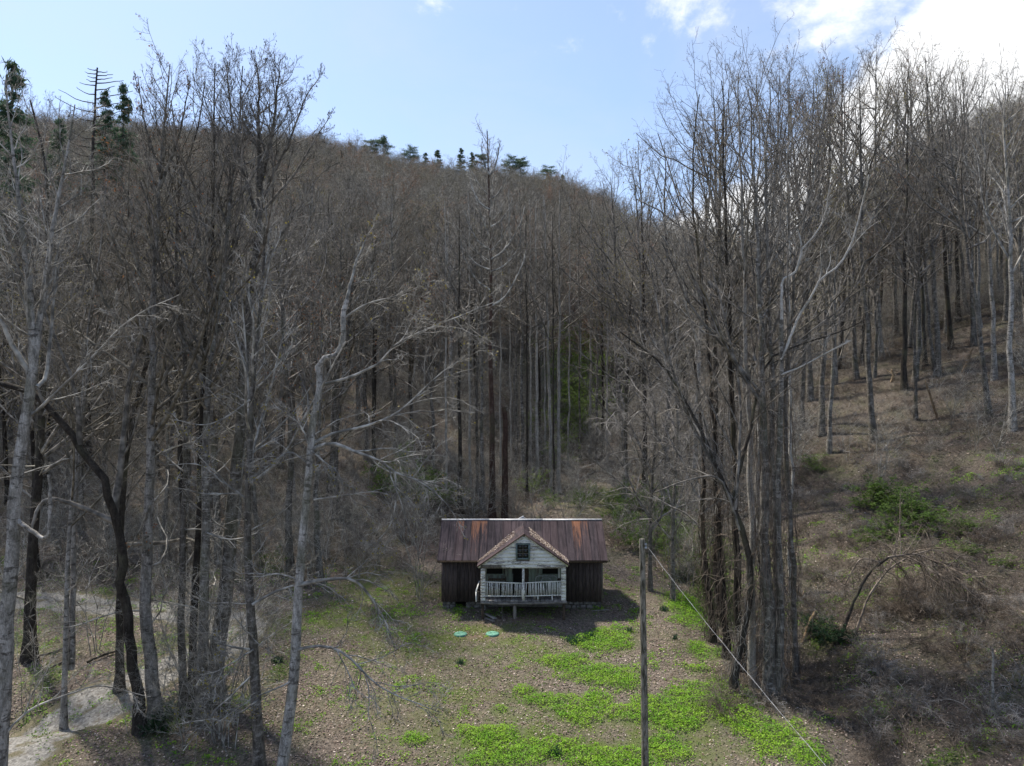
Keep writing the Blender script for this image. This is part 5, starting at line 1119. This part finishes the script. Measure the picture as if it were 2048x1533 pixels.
def sz_(x, y):
    return ('behind the lane, ' if y < 1190 else ('beside the lane, ' if y < 1335 else 'in the near leaf litter, ')) + ('at the left edge' if x < 130 else ('left of the dark leaning tree' if x < 250 else ('by the tall pale tree' if x < 350 else ('around the cluster of four' if x < 470 else ('by the mossy trunk' if x < 560 else ('by the crooked tree' if x < 660 else 'towards the cabin'))))))
for i in range(46):
    x = rb.uniform(-20, 860); y = rb.uniform(1110, 1330) if i % 3 else rb.uniform(1340, 1500)
    if 560 < x and y > 1200: x *= .6
    if ddrive(*gp(x, y)[:2]) < 1.8: continue
    bush('sapling', x, y, rb.uniform(.7, 1.5), 'thin grey sapling ' + sz_(x, y), 'saplings ' + sz_(x, y), 'sapling', 'sapling')
# blue-green blades by the ivy (daffodil clumps)
def blade_clump(px, py, w_, n, lb):
    c_ = gp(px, py); r_ = np.random.default_rng(int(px)); x = r_.normal(0, w_ * .5, n); y = r_.normal(0, w_ * .35, n); V, Q = blades(r_, c_[0] + x, c_[1] + y, .22, .42, .014, .25)
    mb = MB(); mb.add(V - c_, Q); o = tag(mb.build('leaf_clump', M['blade']), lb, 'plant', 'blue-green blade clumps'); o.location = tuple(c_)
for px, py, w_, n, lb in ((1150, 1285, .5, 260, 'large blue-green clump of blades at the left tip of the topmost ivy patch'), (1178, 1276, .35, 150, 'blue-green blades right behind the large clump in the ivy'), (1110, 1512, .25, 90, 'small blue-green tuft near the bottom edge of the yard'), (1328, 1222, .25, 70, 'small tuft of blades right of the pole, level with the porch'),
    (1260, 1265, .25, 50, 'few blades at the upper edge of the ivy left of the pole'), (555, 1325, .35, 120, 'blue-green clump between the two left foreground trunks'), (920, 1330, .2, 40, 'tiny blade tuft below the green lids'), (1350, 1280, .18, 40, 'tiny blade tuft beside the right ivy')): blade_clump(px, py, w_, n, lb)

# leaning dead stems, arch of vines, logs and stumps
def log(label, p0, p1, w0, w1, bark='dead', name='fallen_log', cat='log', group=None, lift=.1, Y=None, wob=.02):
    r_ = np.random.default_rng(int(p0[0] * 3 + p0[1])); a = gp(*p0) if Y is None else at(*p0, Y[0]); b = gp(*p1) if Y is None else at(*p1, Y[1]); a = a + (0, 0, lift); b = b + (0, 0, lift)
    P = resample([a, (a + b) / 2 + r_.normal(0, .05, 3), b], 10, wob, r_); R = np.linspace(w0, w1, 10) * .5 / F * np.linspace(a[1], b[1], 10)
    mb = MB(); mb.tubes((P - a)[None], R[None], 8); mb.spikes(np.stack([P[-1:] - a, P[-1:] - a + (P[-1:] - P[-2:-1]) * .6], 1), R[-1:]); mb.spikes(np.stack([P[:1] - a, P[:1] - a - (P[1:2] - P[:1]) * .3], 1), R[:1])
    k_ = r_.integers(2, 8, 3)
    mb.spikes(np.stack([P[k_] - a, P[k_] - a + r_.normal(0, .25, (3, 3)) + (0, 0, .15)], 1), R[k_] * .4)
    o = tag(mb.build(name, M[bark], smooth=True), label, cat, group); o.location = tuple(a); return o
M['tan'] = mat_bark('bare_wood', (.22, .15, .09), (.36, .27, .17), (.40, .34, .26), .3)
def gY(px, py): return gp(px, py)[1]
log('short tan barkless trunk leaning up right of the clump', (1606, 1286), (1630, 1225), 9, 8, 'tan', Y=(gY(1606, 1286), gY(1606, 1286)), lift=0, name='broken_trunk', cat='trunk')
log('orange-brown broken stem leaning against the clump foot', (1628, 1218), (1590, 1178), 8, 7, 'tan', Y=(gY(1628, 1218),) * 2, lift=0, name='broken_trunk', cat='trunk')
log('dark mossy log lying behind the leaning tan trunk', (1630, 1238), (1710, 1272), 12, 8, 'dark')
log('second dark log lying across the gully, below the mossy one', (1640, 1262), (1712, 1268), 9, 7, 'dark')
log('pale thin pole leaning on the upper right bank', (1875, 838), (1852, 765), 5, 4, 'tan', Y=(gY(1875, 838),) * 2, lift=0, name='leaning_pole', cat='dead branch')
log('orange leaning snag beside the middle trunk of the right bank', (1925, 745), (1945, 698), 6, 4, 'tan', Y=(gY(1925, 745),) * 2, lift=0, name='leaning_pole', cat='dead branch')
log('short orange stump on the right bank below the middle trunks', (1783, 765), (1783, 740), 5, 4, 'tan', Y=(gY(1783, 765),) * 2, lift=0, name='stump', cat='stump')
log('short orange stump near the upper right edge', (2018, 725), (2018, 690), 5, 4, 'tan', Y=(gY(2018, 725),) * 2, lift=0, name='stump', cat='stump')
log('grey fallen trunk slanting up right on the hollow floor', (1120, 985), (1190, 945), 4, 3, 'dead')
log('thin fallen branch lying lower on the hollow floor', (1150, 998), (1220, 985), 3, 2, 'dead')
log('dark fallen stem on the slope left of the cabin', (830, 955), (860, 940), 4, 3, 'dark')
log('thin fallen stick across the left ditch', (62, 1318), (130, 1300), 4, 3, 'dead')
log('longer fallen stick below the one at the left ditch', (90, 1345), (150, 1315), 4, 3, 'dead')
log('rotten log lying in the left ditch', (175, 1330), (240, 1305), 5, 4, 'dark')
for i in range(14):
    x = rb.uniform(1620, 2020); y = rb.uniform(760, 1180); dx = rb.uniform(20, 60)
    log('grey fallen branch on the right bank', (x, y), (x + dx, y + rb.uniform(-14, 14)), 3, 2, 'dead', group='fallen branches on the right bank', name='fallen_branch', cat='branch')
Ya = gY(1670, 1290)
custom('bare_tree', 'bent dead tree arching right under a grey mass of vines in the lower right', [
    dict(p=[(1672, 1290, Ya), (1700, 1225, Ya), (1728, 1160, Ya), (1775, 1115, Ya)], w=(8, 5), n=12, wob=.03),
    dict(p=[(1775, 1115, Ya), (1840, 1110, Ya - .3), (1910, 1155, Ya - .8), (1970, 1220, Ya - 1.4), (2030, 1310, Ya - 2)], w=(4.5, 1.5), n=18, limbs=60, t0=.0, lr=(.34, .9), up=-.12, droop=.12, ang=1.0, k=(8, 6, 2)),
    dict(p=[(1712, 1262, Ya + .4), (1740, 1190, Ya + .4), (1790, 1130, Ya + .4), (1880, 1100, Ya + .4), (1960, 1160, Ya - .4)], w=(5, 1.5), n=18, limbs=34, t0=.3, lr=(.28, .8), up=-.12, droop=.12, ang=1.0, k=(8, 6, 2)),
    dict(p=[(1760, 1125, Ya), (1720, 1120, Ya - .3), (1690, 1170, Ya - .6)], w=(5, 2), n=12, limbs=14, t0=.0, lr=(.35, .8), up=-.12, droop=.12, ang=1.0)], M['dark'], M['vine'], 90, None, rmin=.007)
custom('broken_trunk', 'pale broken stub standing at the bottom right', [dict(p=[(1984, 1400, 27), (1986, 1340, 27), (1985, 1300, 27)], w=(9, 3), n=8)], M['pale'], TW, 91, None)

# evergreens: along the ridge and on the left skyline
def evergreen_form(seed, H, W, kind):
    rng = np.random.default_rng(seed); tr = MB(); n = 8; u = np.linspace(0, 1, n); P = np.stack([np.zeros(n), np.zeros(n), H * u], 1); tr.tubes(P[None], (.018 * H * (1 - u) + .03)[None], 6)
    nb = 95 if kind == 'spruce' else 34; t = rng.uniform(.2 if kind == 'spruce' else .45, 1, nb); a = rng.uniform(0, 6.28, nb)
    ln = W * ((1 - t) ** .75 * 1.1 + .06) if kind == 'spruce' else W * np.sqrt(np.maximum(1 - ((t - .74) / .32) ** 2, .08)); ln = ln * rng.uniform(.7, 1.15, nb)
    m = 5; d = np.stack([np.cos(a), np.sin(a), np.full(nb, .12 if kind == 'spruce' else .35)], 1); st = np.stack([0 * t, 0 * t, H * t], 1); Q = [st]
    for j in range(1, m): d = d + np.array([0, 0, -.06]) ; Q.append(Q[-1] + d * (ln / (m - 1))[:, None])
    Q = np.stack(Q, 1); tr.tubes(Q, np.linspace(.06, .02, m)[None].repeat(nb, 0), 3)
    c_ = []; dd_ = []
    for i in range(nb):
        k_ = int(80 if kind == 'spruce' else 220); s = rng.random(k_) ** .6 * (m - 1.001); i0 = s.astype(int); p = Q[i, i0] + (Q[i, i0 + 1] - Q[i, i0]) * (s - i0)[:, None]
        c_.append(p + rng.normal(0, .06 * W if kind == 'spruce' else .13 * W, (k_, 3)) * (1, 1, .35)); dd_.append(np.repeat((Q[i, -1] - Q[i, 0])[None], k_, 0) / ln[i] + rng.normal(0, .45, (k_, 3)))
    c_ = np.concatenate(c_); mb = MB(); U = np.concatenate(dd_); U[:, 2] -= .25; U /= np.linalg.norm(U, axis=1, keepdims=True); N = rng.normal(0, .5, U.shape); N[:, 2] += 1; N -= U * (N * U).sum(1, keepdims=True); N /= np.linalg.norm(N, axis=1, keepdims=True); s = rng.uniform(.16, .38, len(c_)); V, F_ = quads(c_, N, U, s, s * .22); mb.add(V, F_)
    o = mb.build('needles', [M['needle']], link=False); o['kind'] = 'stuff'; return [tr.build('trunk', [M['dark']], link=False), o]
EF = {'spruce': [evergreen_form(400 + i, 16, 4.6, 'spruce') for i in range(2)], 'pine': [evergreen_form(410 + i, 16, 4.2, 'pine') for i in range(2)]}
for i, (px, ty, Y, H, kd, lb) in enumerate(((768, 280, 410, 22, 'pine', 'broad round-topped pine, highest on the ridge left of the middle'), (742, 284, 412, 20, 'pine', 'round-topped pine just left of the highest one on the ridge'), (701, 286, 405, 18, 'spruce', 'narrow dark evergreen farthest left on the ridge'),
   (821, 296, 408, 20, 'pine', 'gapped pine alone on the ridge between two groups'), (851, 306, 408, 17, 'spruce', 'small pointed evergreen on the ridge, left of a larger one'), (875, 301, 406, 20, 'spruce', 'sharply pointed evergreen in the middle of the ridge'),
   (922, 297, 402, 20, 'spruce', 'dense pointed evergreen left of the tall thin tree top'), (944, 306, 402, 18, 'spruce', 'smaller evergreen touching the dense pointed one'), (962, 312, 398, 17, 'pine', 'rounded evergreen directly behind the tall thin tree top'),
   (1020, 315, 395, 20, 'pine', 'olive pine right of the tall thin tree top'), (1041, 320, 395, 19, 'pine', 'second olive pine, right of the first'), (1098, 336, 390, 19, 'pine', 'olive pine at the right end of the ridge'),
   (1125, 350, 385, 16, 'spruce', 'last small evergreen where the ridge falls to the right'))):
    T_ = at(px, ty, Y); b = np.array([T_[0], Y, T_[2] - H]); gz = float(zt(b[0], Y)); H2 = T_[2] - gz; e = empty('evergreen_tree', (b[0], Y, gz), lb, 'tree', 'evergreens on the ridge', (0, 0, i)); e.scale = (H / 14, H / 14, H2 / 16); put_parts(e, EF[kd][i % 2])
for i, (px, ty, by, Y, lb) in enumerate(((26, 125, 560, 75, 'tall dark hemlock behind the trees at the far left'), (248, 172, 520, 120, 'pointed hemlock right of the dead conifer'), (212, 182, 520, 118, 'hemlock close behind the dead conifer'), (120, 240, 520, 115, 'hemlock left of the dead conifer'))):
    T_ = at(px, ty, Y); gz = float(zt(T_[0], Y)); H2 = T_[2] - gz; e = empty('evergreen_tree', (T_[0], Y, gz), lb, 'tree', 'hemlocks on the left skyline', (0, 0, i)); e.scale = (H2 / 36, H2 / 36, H2 / 16); put_parts(e, EF['spruce'][i % 2])

# ------------------------------------------------------------------ the forest on the slopes
rf = np.random.default_rng(2024)
def ok_spot(X, Y):
    px, py, dep = proj(np.stack([X, Y, zt(X, Y)], -1))
    okm = (px > -250) & (px < 2300)
    okm &= ~((X > -9) & (X < 10) & (Y < 60)) & (Y > 47 - 0 * X)
    okm &= ~((X > 12) & (Y < 70) & (px > 1590) & (py > 700))         # the open right bank is placed by hand
    okm &= ~((px > 900) & (px < 1240) & (Y < 78)) & ~((px > 1080) & (px < 1230) & (Y < 105))
    return okm
# jittered grid
gxs, gys = np.meshgrid(np.arange(-330, 330, 3.7), np.arange(48, 428, 3.7)); gxs = (gxs + rf.uniform(-1.7, 1.7, gxs.shape)).ravel(); gys = (gys + rf.uniform(-1.7, 1.7, gys.shape)).ravel()
k_ = np.abs(gxs / gys) < .95; gxs, gys = gxs[k_], gys[k_]; k_ = ok_spot(gxs, gys); gxs, gys = gxs[k_], gys[k_]
k_ = (rf.random(len(gxs)) < np.where(gys > 150, .60, .66)); gxs, gys = gxs[k_], gys[k_]
px, py, dep = proj(np.stack([gxs, gys, zt(gxs, gys)], -1)); inview = (px > -120) & (px < 2170)
# keep the sky notch open on the right: no tall near trees there
k_ = ~((px > 1215) & (px < 1600) & (gys < 110) & (rf.random(len(px)) < .8)) & ~((px > 1600) & (gys < 90) & (rf.random(len(px)) < .3)); gxs, gys, px, inview = gxs[k_], gys[k_], px[k_], inview[k_]
line = np.interp(px, [1100, 1215, 1300, 1450, 1560, 1700, 1800, 1950, 2048, 2300], [0, 395, 450, 480, 455, 390, 320, 250, 200, 100]); _, ptop, _ = proj(np.stack([gxs, gys, zt(gxs, gys) + 19], -1))
k_ = ~((px > 1190) & (ptop < line) & (rf.random(len(px)) < np.where(px > 1800, .75, .93))); gxs, gys, px, inview = gxs[k_], gys[k_], px[k_], inview[k_]
order = np.argsort(gys); order = order[inview[order]]; NI = 215
near = order[:NI]; far = np.setdiff1d(np.arange(len(gxs)), near)
def zone(px, Y):
    a = ('past the left edge tree', 'behind the left edge tree', 'behind the dark leaning tree', 'behind the lane cluster', 'behind the mossy trunk', 'behind the crooked tree', 'between crooked tree and cabin', 'above the cabin roof', 'above the hollow mouth', 'behind the vine-bowed trees', 'behind the vine-hung clump', 'above the right bank', 'past the right edge')[int(np.searchsorted([20, 150, 280, 430, 540, 680, 860, 1040, 1220, 1390, 1620, 1950], px))]
    b = 'at the slope foot' if Y < 54 else ('just above the slope foot' if Y < 62 else ('low on the slope' if Y < 72 else ('partway up the slope' if Y < 84 else 'higher up the slope')))
    return 'bare forest tree ' + b + ', ' + a, 'forest trees ' + b + ', ' + a
for i in near:
    lb, gr = zone(px[i], gys[i]); H = rf.uniform(17, 25); fi = int(rf.integers(10))
    place_form(fi, (gxs[i], gys[i], float(zt(gxs[i], gys[i]))), H, lb, gr, rf.uniform(0, 6.28), tuple(rf.normal(0, .035, 2)))
print('individual forest trees', len(near), 'far', len(far), 'farthest single', gys[near].max())
def points_object(name, P, S, idx, rot, coll, label, cat):
    me = bpy.data.meshes.new(name); me.vertices.add(len(P)); me.vertices.foreach_set('co', np.asarray(P, np.float32).ravel())
    for nm, typ, dat in (('sc', 'FLOAT', S), ('idx', 'INT', idx), ('rot', 'FLOAT_VECTOR', rot)):
        a = me.attributes.new(nm, typ, 'POINT'); a.data.foreach_set('vector' if typ == 'FLOAT_VECTOR' else 'value', np.ascontiguousarray(dat, np.int32 if typ == 'INT' else np.float32).ravel())
    o = bpy.data.objects.new(name, me); COL.objects.link(o); tag(o, label, cat, kind='stuff')
    ng = bpy.data.node_groups.new(name, 'GeometryNodeTree'); ng.interface.new_socket('Geometry', in_out='INPUT', socket_type='NodeSocketGeometry'); ng.interface.new_socket('Geometry', in_out='OUTPUT', socket_type='NodeSocketGeometry')
    n = ng.nodes; l = ng.links; gi = n.new('NodeGroupInput'); go = n.new('NodeGroupOutput'); ip = n.new('GeometryNodeInstanceOnPoints'); ci = n.new('GeometryNodeCollectionInfo'); ci.inputs['Collection'].default_value = coll; ci.inputs['Separate Children'].default_value = True; ci.inputs['Reset Children'].default_value = True
    def at_(nm, t):
        q = n.new('GeometryNodeInputNamedAttribute'); q.data_type = t; q.inputs['Name'].default_value = nm; return q.outputs['Attribute']
    l.new(gi.outputs[0], ip.inputs['Points']); l.new(ci.outputs[0], ip.inputs['Instance']); ip.inputs['Pick Instance'].default_value = True
    l.new(at_('idx', 'INT'), ip.inputs['Instance Index']); l.new(at_('rot', 'FLOAT_VECTOR'), ip.inputs['Rotation']); l.new(at_('sc', 'FLOAT'), ip.inputs['Scale']); l.new(ip.outputs[0], go.inputs[0])
    md = o.modifiers.new('instances', 'NODES'); md.node_group = ng; return o
fx_, fy_ = gxs[far], gys[far]; n = len(far); rot = np.stack([rf.normal(0, .04, n), rf.normal(0, .04, n), rf.uniform(0, 6.28, n)], 1)
fz = zt(fx_, fy_) - .2; sc = rf.uniform(.6, 1.15, n) * np.where((rf.random(n) < .12) & (fy_ < 360), 1.18, 1) * np.where(fy_ > 370, .85, 1)
points_object('far_forest', np.stack([fx_, fy_, fz], 1), sc, rf.integers(0, 7, n), rot, FAR, 'mass of bare grey-brown trees covering the mountainside up to the ridge', 'forest')
# undergrowth
UC = bpy.data.collections.new('undergrowth_forms')
for kd in ('sapling', 'brush'):
    for f in BF[kd]: 
        c_ = f[0].copy(); UC.objects.link(c_)
names = sorted(o.name for o in UC.objects)
X, Y = sample_view(6500, 47, 150, rf, .85); px, py, dep = proj(np.stack([X, Y, zt(X, Y)], -1))
k_ = ~((X > -8) & (X < 9) & (Y < 52)) & ~((px > 1600) & (Y < 80) & (rf.random(len(X)) < .8)) & ~((px > 1060) & (px < 1240) & (Y < 80) & (rf.random(len(X)) < .5)); X, Y = X[k_], Y[k_]; n = len(X)
rot = np.stack([rf.normal(0, .1, n), rf.normal(0, .1, n), rf.uniform(0, 6.28, n)], 1)
points_object('undergrowth', np.stack([X, Y, zt(X, Y)], 1), rf.uniform(.5, 1.3, n), rf.integers(0, 6, n), rot, UC, 'thin bare saplings and dry stems under the forest trees', 'undergrowth')
print('script time', time.time() - T0)

X, Y = sample_view(7500, 30, 115, rf, .85); px, py, dep = proj(np.stack([X, Y, zt(X, Y)], -1)); k_ = (px > 1590) & (py > 400) & (rf.random(len(X)) < .75 + .9 * fbm(X, Y, 4, 77)); X, Y = X[k_], Y[k_]; n = len(X)
rot = np.stack([rf.normal(0, .3, n), rf.normal(0, .3, n), rf.uniform(0, 6.28, n)], 1); bi = [i for i, nm in enumerate(names) if UC.objects[nm].data in [f[0].data for f in BF['brush']]]
points_object('dry_brush', np.stack([X, Y, zt(X, Y)], 1), rf.uniform(.22, .6, n), np.array(bi)[rf.integers(0, len(bi), n)], rot, UC, 'tangled low dry stems and brambles matted over the right bank', 'dry brush')
# thin spring haze
hz = MB(); hz.box((-760, -360, -60), (760, 1060, 330))
m = bpy.data.materials.new('haze'); m.use_nodes = True; t = NT(m.node_tree); t.n.remove(t.n['Principled BSDF']); v = t.a('ShaderNodeVolumePrincipled'); v.inputs['Density'].default_value = .00018; v.inputs['Color'].default_value = (.80, .88, 1, 1); v.inputs['Anisotropy'].default_value = .2
t.c(v.outputs[0], t.n['Material Output'].inputs['Volume'])
if HAZE: tag(hz.build('haze', m), kind='stuff')
